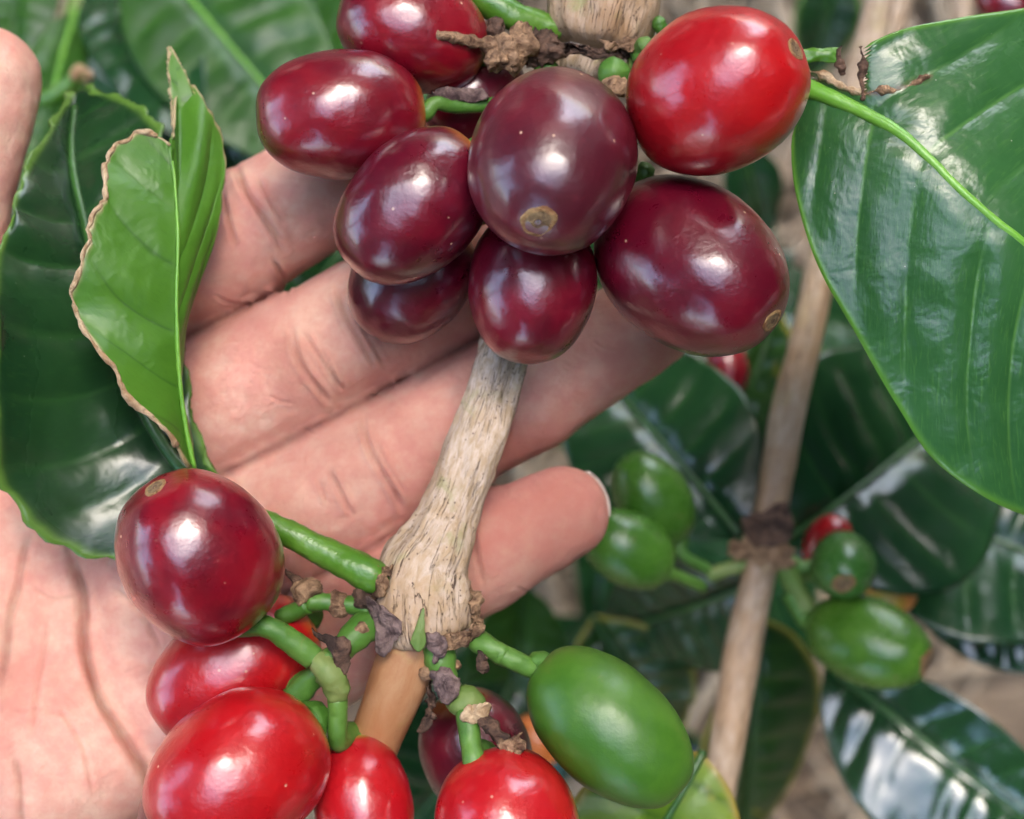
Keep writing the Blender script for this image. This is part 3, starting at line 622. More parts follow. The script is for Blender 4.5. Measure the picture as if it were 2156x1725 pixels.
cherry('coffee_cherry', 1000, 205, -17, (-.62, -.55, .2), 118, 88, cm('cherry_wine_deep', DK, 9.), 'small shaded red cherry deep in the cluster behind the stalk', False, [(1090, 130, -16, 14), (1120, 120, -16, 14)], G, 9)
cherry('coffee_cherry', 420, 1171, -3, (-.40, .80, .45), 193, 169, cm('cherry_maroon_lobed', MID, 10., dk=.65), 'maroon cherry hanging over the palm with its scar at the top', True, [(560, 1318, -5, 27), (610, 1348, -5.4, 30), (660, 1386, -6, 30)], G2, 10, lob=.05, scar_r=.14)
cherry('coffee_cherry', 492, 1408, -12, (-.80, -.54, .2), 196, 135, cm('cherry_red_mid', RED, 11., dk=.7), 'red cherry half hidden below the maroon one over the palm', False, [(590, 1302, -10, 22), (622, 1288, -9.5, 23), (648, 1272, -9, 23)], G2, 11)
cherry('coffee_cherry', 500, 1632, -3, (-.74, -.50, .45), 205, 166, cm('cherry_scarlet_low', RED, 12., dk=.35), 'big scarlet cherry with pale scratches, lowest on the palm', True, [(590, 1500, -8, 30), (615, 1480, -8.5, 30)], G2, 12, scar_r=.16)
cherry('coffee_cherry', 425, 1705, -15, (-.5, -.8, .1), 150, 128, cm('cherry_dark_sliver', PUR, 13.), 'dark cherry peeping out behind the big scarlet one', False, [(560, 1520, -12, 20), (590, 1480, -10, 20)], G2, 13)
cherry('coffee_cherry', 766, 1695, -9, (.22, -.93, .28), 150, 104, cm('cherry_scarlet_stem', GRN, 14., dk=.4, stem_at=.88), 'red cherry hanging on an upright green stalk against the young shoot', False, [(712, 1560, -7, 25), (711, 1500, -6.2, 23), (711, 1470, -6, 24)], G2, 14)
cherry('coffee_cherry', 1003, 1588, -17, (.28, -.92, -.2), 142, 116, cm('cherry_purple_back', PUR, 15., dk=.9), 'dark purple cherry in the shade behind the bright red one', False, [(950, 1450, -12, 18), (940, 1410, -9, 20)], G2, 15)
cherry('coffee_cherry', 1068, 1742, -5, (.36, -.80, .48), 168, 153, cm('cherry_bright_low', GRN, 16., dk=.25, stem_at=.86), 'glossy bright red cherry with yellow green ring at its stalk', False, [(1000, 1610, -4.6, 31), (990, 1560, -5.4, 25), (984, 1500, -6.6, 30)], G2, 16)
cherry('coffee_cherry', 1283, 1532, -7, (.74, -.64, .2), 202, 129, green_mat('unripe_near', (.036, .115, .009), (.058, .150, .013), .38, (.2, .15, .04), .12, 8, .16), 'unripe green cherry hanging from the node on a green stalk', True, [(1122, 1408, -8.5, 24), (1085, 1392, -8, 25), (1050, 1374, -8, 26)], None, 17, scar_r=.18)

# ------------------------------------------------------------------ hand (one continuous surface from a smooth blend of tapering limbs)
def seg_d(p, a, b, ra, rb):
    a = np.asarray(a, np.float32); b = np.asarray(b, np.float32); ba = b - a
    pa = p - a; t = np.clip((pa @ ba) / float(ba @ ba), 0, 1); q = pa - t[:, None] * ba
    return np.sqrt((q * q).sum(1)) - (ra + (rb - ra) * t)
def smin(a, b, k): h = np.maximum(k - np.abs(a - b), 0) / k; return np.minimum(a, b) - h * h * k * .25
def fj(L): return [(P(x, y, w), r * S(w)) for x, y, w, r in L]
FING = {
    'index': fj([(120, 705, -28, 142), (500, 502, -25, 133), (732, 366, -27, 121), (860, 330, -29, 98)]),
    'middle': fj([(200, 985, -27.5, 146), (640, 757, -24, 140), (930, 592, -25.5, 134), (1110, 500, -28, 104)]),
    'ring': fj([(330, 1235, -27, 144), (745, 1014, -24, 138), (1100, 826, -25.5, 130), (1365, 676, -28, 102)]),
    'little': fj([(500, 1470, -26, 140), (815, 1284, -22.5, 124), (1020, 1160, -21.5, 115), (1186, 1078, -22, 97)]),
}
THUMB = fj([(-420, 1330, -24, 250), (-290, 900, -19, 165), (-140, 500, -19, 140), (-30, 172, -22, 114)])
def hand_sdf(p):
    p = p.astype(np.float32); wrist = P(-1150, 1900, -34)
    palm = None
    for nm in FING:
        a, r = FING[nm][0]; e = wrist + (a - P(330, 1195, -27)) * .45
        s = seg_d(p, a, e, r * 1.02, 9.8); palm = s if palm is None else smin(palm, s, 7)
    palm = smin(palm, seg_d(p, P(60, 1600, -27), P(-700, 2000, -30), 10.5, 12), 8)           # little-finger side pad
    palm = smin(palm, seg_d(p, P(-330, 1330, -22), P(-800, 1760, -27), 12.5, 11), 6)          # ball of the thumb
    palm = smin(palm, seg_d(p, wrist, wrist + np.array([-75, -52, -6.]), 19, 23), 14)         # forearm
    th = None
    for (a, ra), (b, rb) in zip(THUMB[:-1], THUMB[1:]):
        s = seg_d(p, a, b, ra, rb); th = s if th is None else smin(th, s, 2.)
    d = smin(palm, th, 7)
    fd = None
    for nm, J in FING.items():
        f = None
        for i, ((a, ra), (b, rb)) in enumerate(zip(J[:-1], J[1:])):
            s = seg_d(p, a, b, ra * (.99 if i else 1), rb); f = s if f is None else smin(f, s, 1.2)
            lo, hi = (.45, .80) if i == 0 else ((.22, .78) if i == 1 else (.25, .95))          # fleshy pad of each segment
            pa, pb = a + (b - a) * lo, a + (b - a) * hi; rm_ = (ra + rb) / 2
            f = smin(f, seg_d(p, pa + np.array([0, 0, 1.25]), pb + np.array([0, 0, 1.25 if i < 2 else .5]), rm_ * .86, rm_ * (.84 if i < 2 else .78)), 1.6)
        fd = f if fd is None else smin(fd, f, .5)
    for L_ in (((140, 845, -29), (530, 648, -27.8)), ((265, 1112, -29), (692, 884, -27), (1030, 702, -28.5)), ((415, 1352, -28.5), (780, 1150, -26), (905, 1082, -26))):
        for a, b in zip(L_[:-1], L_[1:]): fd = smin(fd, seg_d(p, P(*a), P(*b), 3.3, 3.0), .5)
    return smin(d, fd, 2.2)

def surface_nets(fn, lo, hi, h):
    lo = np.array(lo, float); n = np.ceil((np.array(hi) - lo) / h).astype(int) + 1
    xs, ys, zs = [lo[i] + h * np.arange(n[i]) for i in range(3)]; Fv = np.empty(n, np.float32)
    yz = np.stack(np.meshgrid(ys, zs, indexing='ij'), -1).reshape(-1, 2)
    for i0 in range(0, n[0], 16):
        xx = xs[i0:i0 + 16]; pts = np.empty((len(xx) * len(yz), 3), np.float32)
        pts[:, 0] = np.repeat(xx, len(yz)); pts[:, 1:] = np.tile(yz, (len(xx), 1)); Fv[i0:i0 + 16] = fn(pts).reshape(len(xx), n[1], n[2])
    ins = Fv < 0; c = ins[:-1, :-1, :-1].astype(np.int8)
    off = [(a, b, d) for a in (0, 1) for b in (0, 1) for d in (0, 1)]
    sl = lambda A, o: A[o[0]:n[0] - 1 + o[0], o[1]:n[1] - 1 + o[1], o[2]:n[2] - 1 + o[2]]
    cnt = sum(sl(ins, o).astype(np.int8) for o in off); act = (cnt > 0) & (cnt < 8)
    I = np.argwhere(act); idx = -np.ones(act.shape, np.int64); idx[act] = np.arange(len(I))
    acc = np.zeros((len(I), 3)); w = np.zeros(len(I))
    for o in off:
        for ax in range(3):
            if o[ax]: continue
            o2 = list(o); o2[ax] = 1
            a = Fv[tuple((I + np.array(o)).T)]; b = Fv[tuple((I + np.array(o2)).T)]; m = (a < 0) != (b < 0)
            t = np.where(m, a / np.where(m, a - b, 1), 0); pt = np.tile(np.array(o, float), (len(I), 1)); pt[:, ax] = t
            acc[m] += pt[m]; w[m] += 1
    V = lo + h * (I + acc / w[:, None]); Fs = []
    for ax in range(3):
        u, v = [(1, 2), (2, 0), (0, 1)][ax]
        A = np.take(ins, range(n[ax] - 1), ax); Bq = np.take(ins, range(1, n[ax]), ax); E = np.argwhere(A != Bq)
        E = E[(E[:, u] > 0) & (E[:, v] > 0) & (E[:, u] < n[u] - 1) & (E[:, v] < n[v] - 1)]
        flip = A[tuple(E.T)]; q = []
        for du, dv in ((1, 1), (0, 1), (0, 0), (1, 0)):
            e = E.copy(); e[:, u] -= du; e[:, v] -= dv; q.append(idx[tuple(e.T)])
        q = np.stack(q, 1); q[~flip] = q[~flip][:, ::-1]; Fs.append(q)
    return V, np.vstack(Fs)

HV, HF = surface_nets(hand_sdf, (-150, -112, -66), (24, 46, 0), 1.0)
ed_ = np.unique(np.sort(np.vstack([HF[:, [0, 1]], HF[:, [1, 2]], HF[:, [2, 3]], HF[:, [3, 0]]]), 1), axis=0)
deg = np.bincount(ed_.ravel(), minlength=len(HV)).astype(float)
def finger_fields(p):
    out = []
    for nm, J in FING.items():
        f = None
        for (a, ra), (b, rb) in zip(J[:-1], J[1:]): s_ = seg_d(p.astype(np.float32), a, b, ra, rb); f = s_ if f is None else np.minimum(f, s_)
        out.append(f)
    return np.sort(np.stack(out, 1), axis=1)
ff = finger_fields(HV); vw = np.exp(-((ff[:, 1] - ff[:, 0]) / 2.5) ** 2)[:, None] * .85 + .1
for it in range(9):
    av = np.stack([np.bincount(ed_[:, 0], HV[ed_[:, 1], k], len(HV)) + np.bincount(ed_[:, 1], HV[ed_[:, 0], k], len(HV)) for k in range(3)], 1) / deg[:, None]
    HV = HV + (av - HV) * vw
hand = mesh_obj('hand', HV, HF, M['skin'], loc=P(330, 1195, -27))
sub = hand.modifiers.new('s', 'SUBSURF'); sub.levels = 2; sub.render_levels = 2
dg = bpy.context.evaluated_depsgraph_get(); me2 = bpy.data.meshes.new_from_object(hand.evaluated_get(dg)); hand.modifiers.clear()
old = hand.data; hand.data = me2; bpy.data.meshes.remove(old)
if not me2.materials: me2.materials.append(M['skin'])
nv_ = len(me2.vertices); co = np.zeros(nv_ * 3, np.float32); me2.vertices.foreach_get('co', co); co = co.reshape(-1, 3).astype(float)
no = np.zeros(nv_ * 3, np.float32); me2.vertex_normals.foreach_get('vector', no); no = no.reshape(-1, 3).astype(float)
loc = ((co + ORIGIN[hand] - ORG) @ ROT) * 1e3; nl = no @ ROT
ff = finger_fields(loc); pw = 1 - np.exp(-((ff[:, 1] - ff[:, 0]) / 2.2) ** 2)
for it in range(3):
    d0 = hand_sdf(loc); loc = loc - nl * (np.clip(d0, -.3, .3) * pw)[:, None] * .8
co = to_world(loc) - ORIGIN[hand]
kk = (D0 - loc[:, 2]) / D0 * MPP; hx = 1078 + loc[:, 0] / kk; hy = 862.5 - loc[:, 1] / kk
front = np.clip((nl[:, 2] + .05) * 2.5, 0, 1); disp = np.zeros(nv_); crs = np.zeros(nv_)
wob = 2.5 * fbm(np.stack([hx * .02, hy * .02, hx * 0], 1), 2, 41)
def crease(pts, width, depth, tint=1., lip=.3):
    q = spline(np.array([(x, y, 0.) for x, y in pts]), max(6, len(pts) * 5))[:, :2]
    x0, y0 = q.min(0) - 6 * width; x1, y1 = q.max(0) + 6 * width
    s = np.where((hx > x0) & (hx < x1) & (hy > y0) & (hy < y1) & (front > 0))[0]
    if not len(s): return
    p = np.stack([hx[s] + wob[s], hy[s] + wob[s] * .5], 1); best = np.full(len(s), 1e9); tb = np.zeros(len(s)); m = len(q) - 1
    for i in range(m):
        ba = q[i + 1] - q[i]; t = np.clip(((p - q[i]) @ ba) / (ba @ ba + 1e-9), 0, 1); dd = np.hypot(*(p - q[i] - t[:, None] * ba).T)
        u = dd < best; best[u] = dd[u]; tb[u] = (i + t[u]) / m
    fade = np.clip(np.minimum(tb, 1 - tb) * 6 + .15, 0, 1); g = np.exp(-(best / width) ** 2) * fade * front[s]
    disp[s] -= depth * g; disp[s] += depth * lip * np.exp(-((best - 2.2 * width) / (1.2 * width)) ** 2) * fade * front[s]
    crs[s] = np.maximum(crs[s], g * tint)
# joint folds of the fingers
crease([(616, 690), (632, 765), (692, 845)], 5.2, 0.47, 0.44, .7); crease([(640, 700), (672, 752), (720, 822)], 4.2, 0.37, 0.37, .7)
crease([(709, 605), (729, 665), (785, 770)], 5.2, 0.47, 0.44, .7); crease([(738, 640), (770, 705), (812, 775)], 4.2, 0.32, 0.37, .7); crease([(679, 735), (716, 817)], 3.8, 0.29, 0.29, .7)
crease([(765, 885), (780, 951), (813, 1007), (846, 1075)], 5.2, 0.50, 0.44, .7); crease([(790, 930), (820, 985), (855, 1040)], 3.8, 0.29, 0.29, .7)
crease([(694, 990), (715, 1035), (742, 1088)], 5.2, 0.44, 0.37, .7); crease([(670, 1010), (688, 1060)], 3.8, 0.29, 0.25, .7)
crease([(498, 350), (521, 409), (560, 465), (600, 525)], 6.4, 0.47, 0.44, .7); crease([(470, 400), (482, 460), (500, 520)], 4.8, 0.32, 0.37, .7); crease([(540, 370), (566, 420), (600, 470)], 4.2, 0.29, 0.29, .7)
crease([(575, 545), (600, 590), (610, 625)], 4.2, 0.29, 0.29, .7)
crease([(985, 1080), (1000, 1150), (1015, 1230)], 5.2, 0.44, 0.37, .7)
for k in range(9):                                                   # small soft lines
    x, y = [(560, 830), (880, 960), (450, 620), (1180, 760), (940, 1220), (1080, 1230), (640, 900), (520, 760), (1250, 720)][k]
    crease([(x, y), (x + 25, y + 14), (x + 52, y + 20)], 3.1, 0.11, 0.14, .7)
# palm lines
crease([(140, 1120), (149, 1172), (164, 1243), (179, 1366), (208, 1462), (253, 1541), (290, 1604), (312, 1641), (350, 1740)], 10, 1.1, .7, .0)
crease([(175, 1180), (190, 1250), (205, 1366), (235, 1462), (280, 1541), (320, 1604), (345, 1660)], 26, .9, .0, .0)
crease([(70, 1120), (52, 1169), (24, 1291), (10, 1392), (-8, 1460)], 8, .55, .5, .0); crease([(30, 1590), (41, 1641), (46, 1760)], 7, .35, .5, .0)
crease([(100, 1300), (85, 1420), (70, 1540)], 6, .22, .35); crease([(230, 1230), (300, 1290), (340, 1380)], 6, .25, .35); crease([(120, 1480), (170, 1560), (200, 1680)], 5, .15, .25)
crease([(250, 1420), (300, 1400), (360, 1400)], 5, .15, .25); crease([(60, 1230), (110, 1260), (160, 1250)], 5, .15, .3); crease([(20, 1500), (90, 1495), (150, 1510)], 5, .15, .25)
fds = finger_fields(loc); crs = np.maximum(crs, .8 * np.exp(-((fds[:, 1] - fds[:, 0]) / 1.3) ** 2) * np.exp(-(np.maximum(fds[:, 0] - 1.8, 0) / 1.5) ** 2))  # contact shade where fingers touch, painted into the skin colour
disp += .05 * fbm(loc * .9, 3, 51) + .16 * fbm(loc * .22, 2, 57)
flush = np.zeros(nv_)
for nm, J in FING.items():
    tipc = J[-1][0]; flush = np.maximum(flush, np.exp(-(np.linalg.norm(loc - tipc, axis=1) / 13.) ** 2))
    for b, r in J[1:3]: flush = np.maximum(flush, .45 * np.exp(-(np.linalg.norm(loc - b, axis=1) / 9.) ** 2))
flush = np.clip(flush + .25 * fbm(loc * .12, 2, 61), 0, 1)
co = co + no * (disp * 1e-3)[:, None]; me2.vertices.foreach_set('co', co.astype(np.float32).ravel())
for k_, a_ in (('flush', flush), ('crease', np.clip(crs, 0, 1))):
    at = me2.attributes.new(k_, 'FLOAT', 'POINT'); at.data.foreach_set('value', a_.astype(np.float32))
me2.polygons.foreach_set('use_smooth', np.ones(len(me2.polygons), dtype=bool)); me2.update()
tag(hand, 'open left hand cupped palm up behind the branch, fingers side by side', 'hand')
def nail(J, over, flip=1, width=.78):
    """curved plate on the back of the last finger bone, its free edge just past the tip"""
    (a, ra), (b, rb) = J[-2], J[-1]; d = unit(b - a); back = np.array([0, 0, -1.0]); back = unit(back - d * (back @ d)); side = np.cross(d, back)
    V, F, nu, nw = [], [], 12, 14
    for i in range(nu):
        s = i / (nu - 1); al = -rb * .55 + (rb * 1.5 + over + rb * .0) * s
        for j in range(nw):
            t = (j / (nw - 1) - .5) * 2; ang = t * 1.05 * width
            rr = rb * 1.0 * (1 - .16 * s - .10 * s * s); edge = al - .9 * (s > .6) * (s - .6) * t * t * 2.2
            V.append(b + d * edge + side * math.sin(ang) * rr * .98 + back * (math.cos(ang) * rr * .92 - .1 - s * s * 1.6))
    for i in range(nu - 1):
        for j in range(nw - 1): q = i * nw + j; F.append((q, q + 1, q + nw + 1, q + nw))
    return mesh_obj('fingernail', V, F, M['nail'], hand, solid=.28)
for nm, ov in (('index', .5), ('middle', .5), ('ring', .5), ('little', .45)): nail(FING[nm], ov + .02)
nail(THUMB, -2.2)

# ------------------------------------------------------------------ second branch in the background, right, with its leaves and fruit
br2 = thing('coffee_branch', P(1810, -400, -72), 'smooth tan coffee branch standing behind the torn glossy leaf', 'branch')
p2 = [(1920, -420, -78, 40), (1850, 0, -76, 42), (1790, 250, -72, 42), (1728, 560, -66, 44), (1690, 740, -63, 45), (1655, 900, -61, 44), (1622, 1080, -60, 44), (1605, 1140, -60, 52), (1598, 1165, -60, 40)]
tube('upper_stem', br2, [P(*q[:3]) for q in p2], [q[3] * .8 * S(q[2]) for q in p2], M['bark_far'], n=120, seg=28, rough=.25, rscale=.4, stretch=4, seed=14)
p3 = [(1610, 1120, -60.5, 34), (1600, 1190, -60, 42), (1572, 1330, -60, 46), (1545, 1480, -59, 46), (1510, 1680, -58, 44), (1440, 2050, -58, 42)]
tube('lower_stem', br2, [P(*q[:3]) for q in p3], [q[3] * .82 * S(q[2]) for q in p3], M['bark_far'], n=90, seg=28, rough=.2, rscale=.4, stretch=4, seed=15)
knob('node_collar', br2, 1600, 1150, -59, 54, 26, M['dry'], .8, seed=41, rot=.1)
knob('node_collar', br2, 1556, 1160, -60, 22, 18, M['dry'], .8, seed=42)
knob('node_collar', br2, 1650, 1176, -58, 22, 20, M['dry'], .8, seed=43)
shard('dry_stipule', br2, [(1560, 1090, -57), (1600, 1080, -56), (1655, 1060, -57), (1668, 1130, -57), (1630, 1150, -56), (1580, 1140, -57)], M['dry_dark'], bulge=.6, seed=44)
seg('spur', [(1600, 1180, -60, 20), (1540, 1195, -60, 18), (1490, 1212, -60, 16)], M['stalk_yel'], br2)
seg('spur', [(1640, 1170, -59, 22), (1680, 1250, -60, 26), (1705, 1290, -60, 22)], M['stalk_yel'], br2)
GF = 'unripe cherries on the branch behind'
gm = lambda nm, s, a=(.038, .12, .012), b=(.058, .155, .018), k=.3: green_mat(nm, a, b, .28, (.24, .16, .08), k, s)
cherry('coffee_cherry', 1375, 1050, -58, (-.55, .80, .25), 112, 78, gm('unripe_a', 1., k=.7), 'unripe green cherry with brown blemishes just past the fingertip', False, [(1435, 1165, -59, 14), (1490, 1200, -60, 14)], GF, 21)
cherry('coffee_cherry', 1322, 1156, -54, (-.82, .50, .28), 108, 78, gm('unripe_b', 2.), 'unripe green cherry tucked under the little fingertip', False, [(1430, 1215, -57, 14), (1480, 1235, -60, 14)], GF, 22)
cherry('coffee_cherry', 1775, 1192, -56, (-.18, -.36, .92), 84, 68, gm('unripe_c', 3., (.03, .11, .018), (.05, .15, .025)), 'small round unripe cherry facing end on with brown scar', True, [(1700, 1195, -60, 16), (1660, 1180, -60, 16)], GF, 23, scar_r=.3)
cherry('coffee_cherry', 1828, 1352, -56, (.80, -.26, .46), 136, 93, gm('unripe_d', 4., (.045, .13, .012), (.08, .19, .02), .8), 'large unripe cherry with a ringed scar and brown marks', True, [(1690, 1300, -60, 20), (1660, 1250, -60, 20)], GF, 24, scar_r=.36)
cherry('coffee_cherry', 1742, 1150, -66, (.3, .8, .2), 70, 52, cm('far_red_a', RED, 21.), 'blurred red cherry behind the small round unripe one', False, [(1690, 1210, -63, 14), (1655, 1190, -61, 14)], None, 25)
cherry('coffee_cherry', 1840, 1112, -80, (.85, -.5, .1), 62, 34, cm('far_red_b', RED, 22.), 'thin blurred red cherry under the broad dark leaf', False, None, None, 26)
cherry('coffee_cherry', 1872, 1238, -74, (.75, -.6, .1), 62, 46, green_mat('turning', (.30, .24, .03), (.55, .12, .04), .35, (.5, .1, .03), .8, 6), 'yellow and orange half ripe cherry beside the unripe ones', False, None, None, 27)
cherry('coffee_cherry', 1532, 775, -84, (.2, -.9, .1), 62, 44, cm('far_red_c', MID, 23.), 'blurred red cherry glimpsed under the plump wine cherry', False, None, None, 28)
cherry('coffee_cherry', 1130, 1560, -90, (.5, -.7, .1), 60, 40, green_mat('turning_b', (.45, .13, .03), (.55, .16, .04), .35, (.5, .1, .03), .5, 7), 'blurred orange cherry beyond the dark purple one', False, None, None, 29)
cherry('coffee_cherry', 2118, 8, -90, (.7, -.4, .1), 70, 44, cm('far_red_d', MID, 24.), 'blurred red cherry above the torn glossy leaf', False, None, None, 30)

# leaves of the branch behind
def bl(parent, b, t, half, mat='leaf_far', mm='mid_dark', bow=(0, 0, 4), roll=0., **kw):
    k = S((b[2] + t[2]) / 2); kw.setdefault('mid_r', (.5, .2)); kw.setdefault('midz', -.1); kw.setdefault('quilt', .85); kw.setdefault('nv', 9); kw.setdefault('ns', 80); kw.setdefault('nt', 16)
    kw.setdefault('groove', .8); kw.setdefault('wave', .6)
    return simple_leaf(parent, P(*b), P(*t), half * k, M[mat], M[mm], bow, roll, **kw)
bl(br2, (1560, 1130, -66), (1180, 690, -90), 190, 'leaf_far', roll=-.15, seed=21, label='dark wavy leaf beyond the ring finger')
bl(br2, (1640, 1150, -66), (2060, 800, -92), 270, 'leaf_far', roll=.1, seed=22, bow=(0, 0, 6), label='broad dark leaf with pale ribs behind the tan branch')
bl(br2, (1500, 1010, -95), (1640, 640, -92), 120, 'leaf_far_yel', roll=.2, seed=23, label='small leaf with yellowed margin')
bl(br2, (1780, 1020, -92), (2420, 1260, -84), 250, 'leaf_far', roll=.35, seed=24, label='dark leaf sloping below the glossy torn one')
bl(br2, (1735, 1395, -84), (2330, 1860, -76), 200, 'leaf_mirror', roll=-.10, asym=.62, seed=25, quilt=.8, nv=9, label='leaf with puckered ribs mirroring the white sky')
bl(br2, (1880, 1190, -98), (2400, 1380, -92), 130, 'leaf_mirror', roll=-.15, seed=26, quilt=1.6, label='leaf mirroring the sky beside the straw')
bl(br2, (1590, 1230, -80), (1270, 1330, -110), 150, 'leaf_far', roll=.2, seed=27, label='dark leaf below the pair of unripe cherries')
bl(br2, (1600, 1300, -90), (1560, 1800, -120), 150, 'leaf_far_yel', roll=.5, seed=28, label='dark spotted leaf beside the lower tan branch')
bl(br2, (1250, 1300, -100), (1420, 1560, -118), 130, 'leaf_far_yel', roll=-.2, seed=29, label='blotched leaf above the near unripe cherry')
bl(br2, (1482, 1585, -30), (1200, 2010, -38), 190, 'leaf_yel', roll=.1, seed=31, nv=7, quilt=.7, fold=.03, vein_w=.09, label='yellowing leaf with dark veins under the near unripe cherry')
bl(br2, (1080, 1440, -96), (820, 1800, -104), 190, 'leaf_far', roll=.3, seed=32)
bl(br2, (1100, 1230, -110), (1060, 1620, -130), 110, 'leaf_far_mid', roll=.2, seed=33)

# ------------------------------------------------------------------ leafy shoot beyond the thumb, upper left
sh = thing('coffee_shoot', P(300, -300, -110), 'leafy green coffee shoot blurred beyond the thumb', 'shoot')
seg('stem', [(200, -420, -140, 26), (190, -150, -125, 24), (150, 60, -112, 22), (100, 215, -100, 20), (60, 330, -104, 16)], M['stalk_yel'], sh, n=40)
bl(sh, (300, -120, -104), (760, 420, -96), 190, 'leaf_far_mid', 'mid_light', roll=.25, seed=41, label='large mid green leaf with pale rib behind the wine cherry')
bl(sh, (640, -160, -120), (1000, 240, -112), 230, 'leaf_far_mid', 'mid_light', roll=-.35, seed=42, label='olive green leaf behind the dead twig')
bl(sh, (240, -80, -116), (420, 330, -88), 120, 'leaf_far', roll=.2, seed=43, label='dark leaf with a grey sheen')
bl(sh, (160, 20, -110), (90, 420, -92), 60, 'leaf_far_mid', 'mid_light', roll=.3, seed=44, label='narrow pale leaf next to the thumb tip')
bl(sh, (130, 180, -92), (20, 620, -84), 110, 'leaf_far_mid', roll=-.3, seed=45)
bl(sh, (420, 40, -130), (520, 460, -130), 160, 'leaf_far', roll=.1, seed=46)
bl(sh, (60, -120, -130), (30, 180, -120), 90, 'leaf_far_mid', roll=.2, seed=47)
bl(sh, (100, 360, -130), (360, 760, -140), 200, 'leaf_far', roll=.1, seed=48)
seg('bud', [(82, 215, -92, 18), (120, 200, -90, 19), (150, 175, -88, 17), (172, 152, -87, 14)], M['petiole'], sh)
knob('bud_tip', sh, 170, 152, -87, 20, 16, M['tan'], .5, seed=45)
bl(sh, (760, 480, -70), (560, 760, -78), 150, 'leaf_far', roll=.2, seed=49)

# thin bare stems, upper right, and the low dark foliage that closes the view
br3 = thing('bare_stem', P(1860, -200, -120), 'yellowish bare stem behind the top of the torn leaf', 'stem')
seg('stem', [(1960, -350, -130, 34), (1885, 0, -125, 36), (1850, 110, -122, 36), (1700, 560, -112, 34)], M['bark_far'], br3, n=50)
br4 = thing('bare_stem', P(2030, -200, -140), 'thin pinkish stem next to the blurred red cherry, above the torn leaf', 'stem')
seg('stem', [(2050, -350, -150, 24), (2026, 0, -140, 24), (2000, 260, -135, 24)], M['bark_far'], br4, n=40)
lowp = thing('coffee_seedling', P(1500, 600, -330), 'dark undergrowth of broad leaves low over the straw', 'seedling')
seg('stem', [(1500, 600, -400, 12), (1480, 640, -330, 10), (1460, 680, -240, 8)], M['bark_far'], lowp, n=20)
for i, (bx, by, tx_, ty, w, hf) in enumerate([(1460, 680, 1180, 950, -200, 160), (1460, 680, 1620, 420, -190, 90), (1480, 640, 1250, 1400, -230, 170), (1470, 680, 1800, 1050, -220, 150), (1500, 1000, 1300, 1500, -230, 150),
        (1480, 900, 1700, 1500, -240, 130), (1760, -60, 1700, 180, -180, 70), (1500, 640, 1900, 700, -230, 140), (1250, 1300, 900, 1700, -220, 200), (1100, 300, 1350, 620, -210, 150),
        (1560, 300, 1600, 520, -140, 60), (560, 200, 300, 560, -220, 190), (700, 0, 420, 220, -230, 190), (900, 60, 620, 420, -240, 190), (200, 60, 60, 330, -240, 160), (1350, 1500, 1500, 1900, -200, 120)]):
    bl(lowp, (bx, by, w), (tx_, ty, w - 15), hf, 'leaf_far' if i % 3 else 'leaf_dark', roll=random.uniform(-.4, .4), seed=60 + i, ns=50, nt=10)

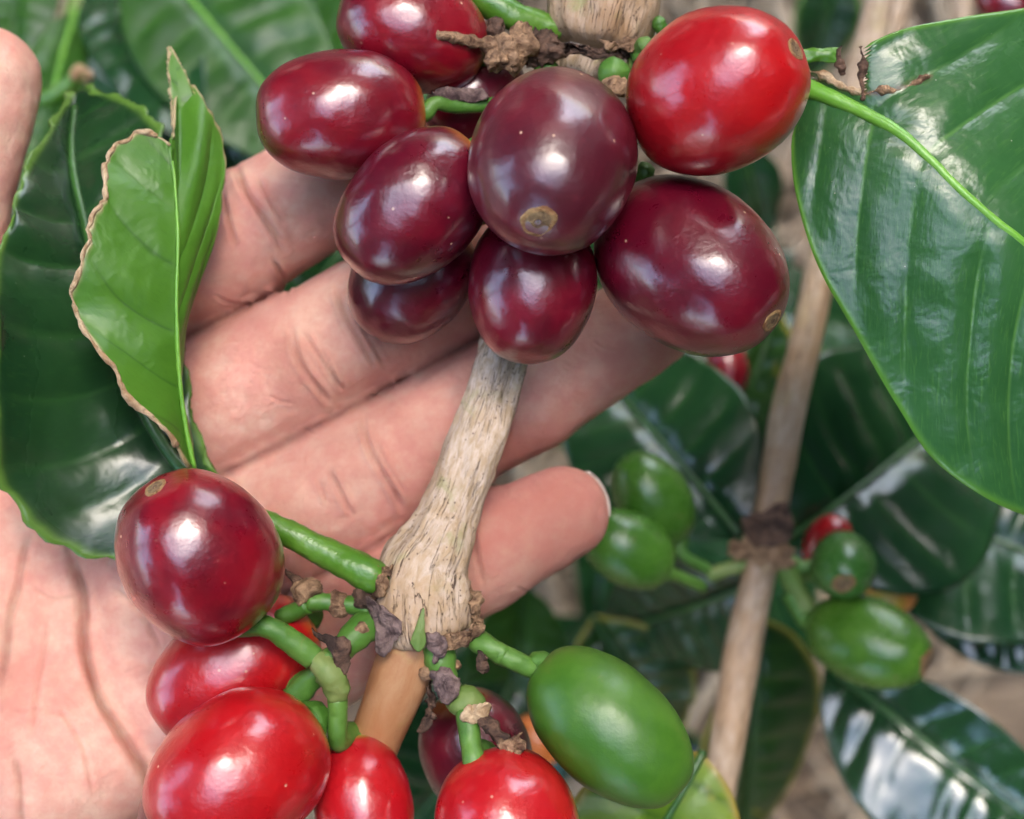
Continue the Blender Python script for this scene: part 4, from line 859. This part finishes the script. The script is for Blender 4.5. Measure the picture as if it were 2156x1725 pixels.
# ------------------------------------------------------------------ unseen trees and bushes added to block sky light, gaps left for highlights
crown_m = leaf_mat('tree_foliage', (.03, .09, .015), (.06, .15, .03), (.08, .2, .03), .45, .25, None, .1, 0, 9.)
trunk_m = bark_mat('tree_bark', (.16, .12, .085), (.28, .23, .18), (.05, .035, .025), (.2, .22, .12), .5, .01, 0)
def tree(name, x, y, h, cr, ch, n, leafl, label, cat, group, seed):
    r = np.random.default_rng(seed); t = bpy.data.objects.new(name, None); COL.objects.link(t); t.location = (x, y, 0); ORIGIN[t] = np.array([x, y, 0.]); tag(t, label, cat, group)
    gs = []
    top_ = np.array([x + r.normal() * .15, y + r.normal() * .15, h])
    base = np.array([x, y, -.05]); gs.append(tube_geo([base, (base + top_) / 2 + [.06, .05, 0], top_], [h * .022 + .02, h * .018 + .01, .02], n=16, seg=10))
    for k in range(7):
        a = k * .9 + r.random(); s = .45 + .08 * k * .6; p0 = base + (top_ - base) * min(.95, s); e = np.array([x + math.cos(a) * cr * .7, y + math.sin(a) * cr * .7, min(h + ch * .35, p0[2] + cr * .45)])
        gs.append(tube_geo([p0, (p0 + e) / 2 + [0, 0, .1], e], [h * .011, h * .008, .008], n=10, seg=8))
    V, F, UV = join_geo(gs); mesh_obj('trunk', V, F, trunk_m, t, uv=UV * 1000, world_space=True)
    clumps = r.normal(size=(34, 3)); clumps /= np.linalg.norm(clumps, axis=1)[:, None]; clumps *= r.uniform(.45, 1, (34, 1))
    c = clumps[r.integers(0, 34, n)] * [cr, cr, ch] * .8 + r.normal(size=(n, 3)) * [cr * .17, cr * .17, ch * .17] + [x, y, h]
    c[:, 2] = np.maximum(c[:, 2], .12)
    d = r.normal(size=(n, 3)); d[:, 2] *= .5; d /= np.linalg.norm(d, axis=1)[:, None]; s = np.cross(d, r.normal(size=(n, 3))); s /= np.linalg.norm(s, axis=1)[:, None]
    L = leafl * r.uniform(.7, 1.2, (n, 1)); nn = np.cross(d, s)
    V = np.stack([c - d * L, c + s * L * .42 + nn * L * .1, c + d * L, c - s * L * .42 + nn * L * .1], 1).reshape(-1, 3)
    F = np.arange(4 * n).reshape(-1, 4); mesh_obj('crown', V, F, crown_m, t, attrs=dict(vein=np.zeros(4 * n), edge=np.zeros(4 * n)), world_space=True, smooth=False, uv=np.tile([[0, 0], [1, 0], [1, 1], [0, 1]], (n, 1)))
    return t
GT = 'unseen trees added to block sky light'; GC = 'unseen bushes added to block low sky light'
for i, (a, r_, h, cr) in enumerate([(10, 3.3, 4.0, 1.7), (52, 3.6, 4.3, 1.6), (95, 3.4, 4.2, 1.8), (140, 3.3, 4.1, 1.8), (183, 3.5, 4.4, 1.6), (222, 3.3, 4.1, 1.7), (265, 3.5, 4.4, 1.7), (312, 3.2, 4.0, 1.8)]):
    tree('sky_block_tree', r_ * math.cos(math.radians(a)), r_ * math.sin(math.radians(a)), h, cr, 1.3, 15000, .18, 'tall leafy tree added out of view to block sky light', 'tree', GT, 100 + i)
for i, (a, r_) in enumerate([(5, 2.0), (35, 2.1), (100, 2.1), (128, 2.0), (148, 2.6), (226, 2.3), (282, 2.0), (310, 2.1), (338, 2.0)]):
    tree('sky_block_bush', r_ * math.cos(math.radians(a)), r_ * math.sin(math.radians(a)), 1.15, .8, 1.0, 8500, .12, 'low bush added out of view to block the low sky', 'bush', GC, 200 + i)
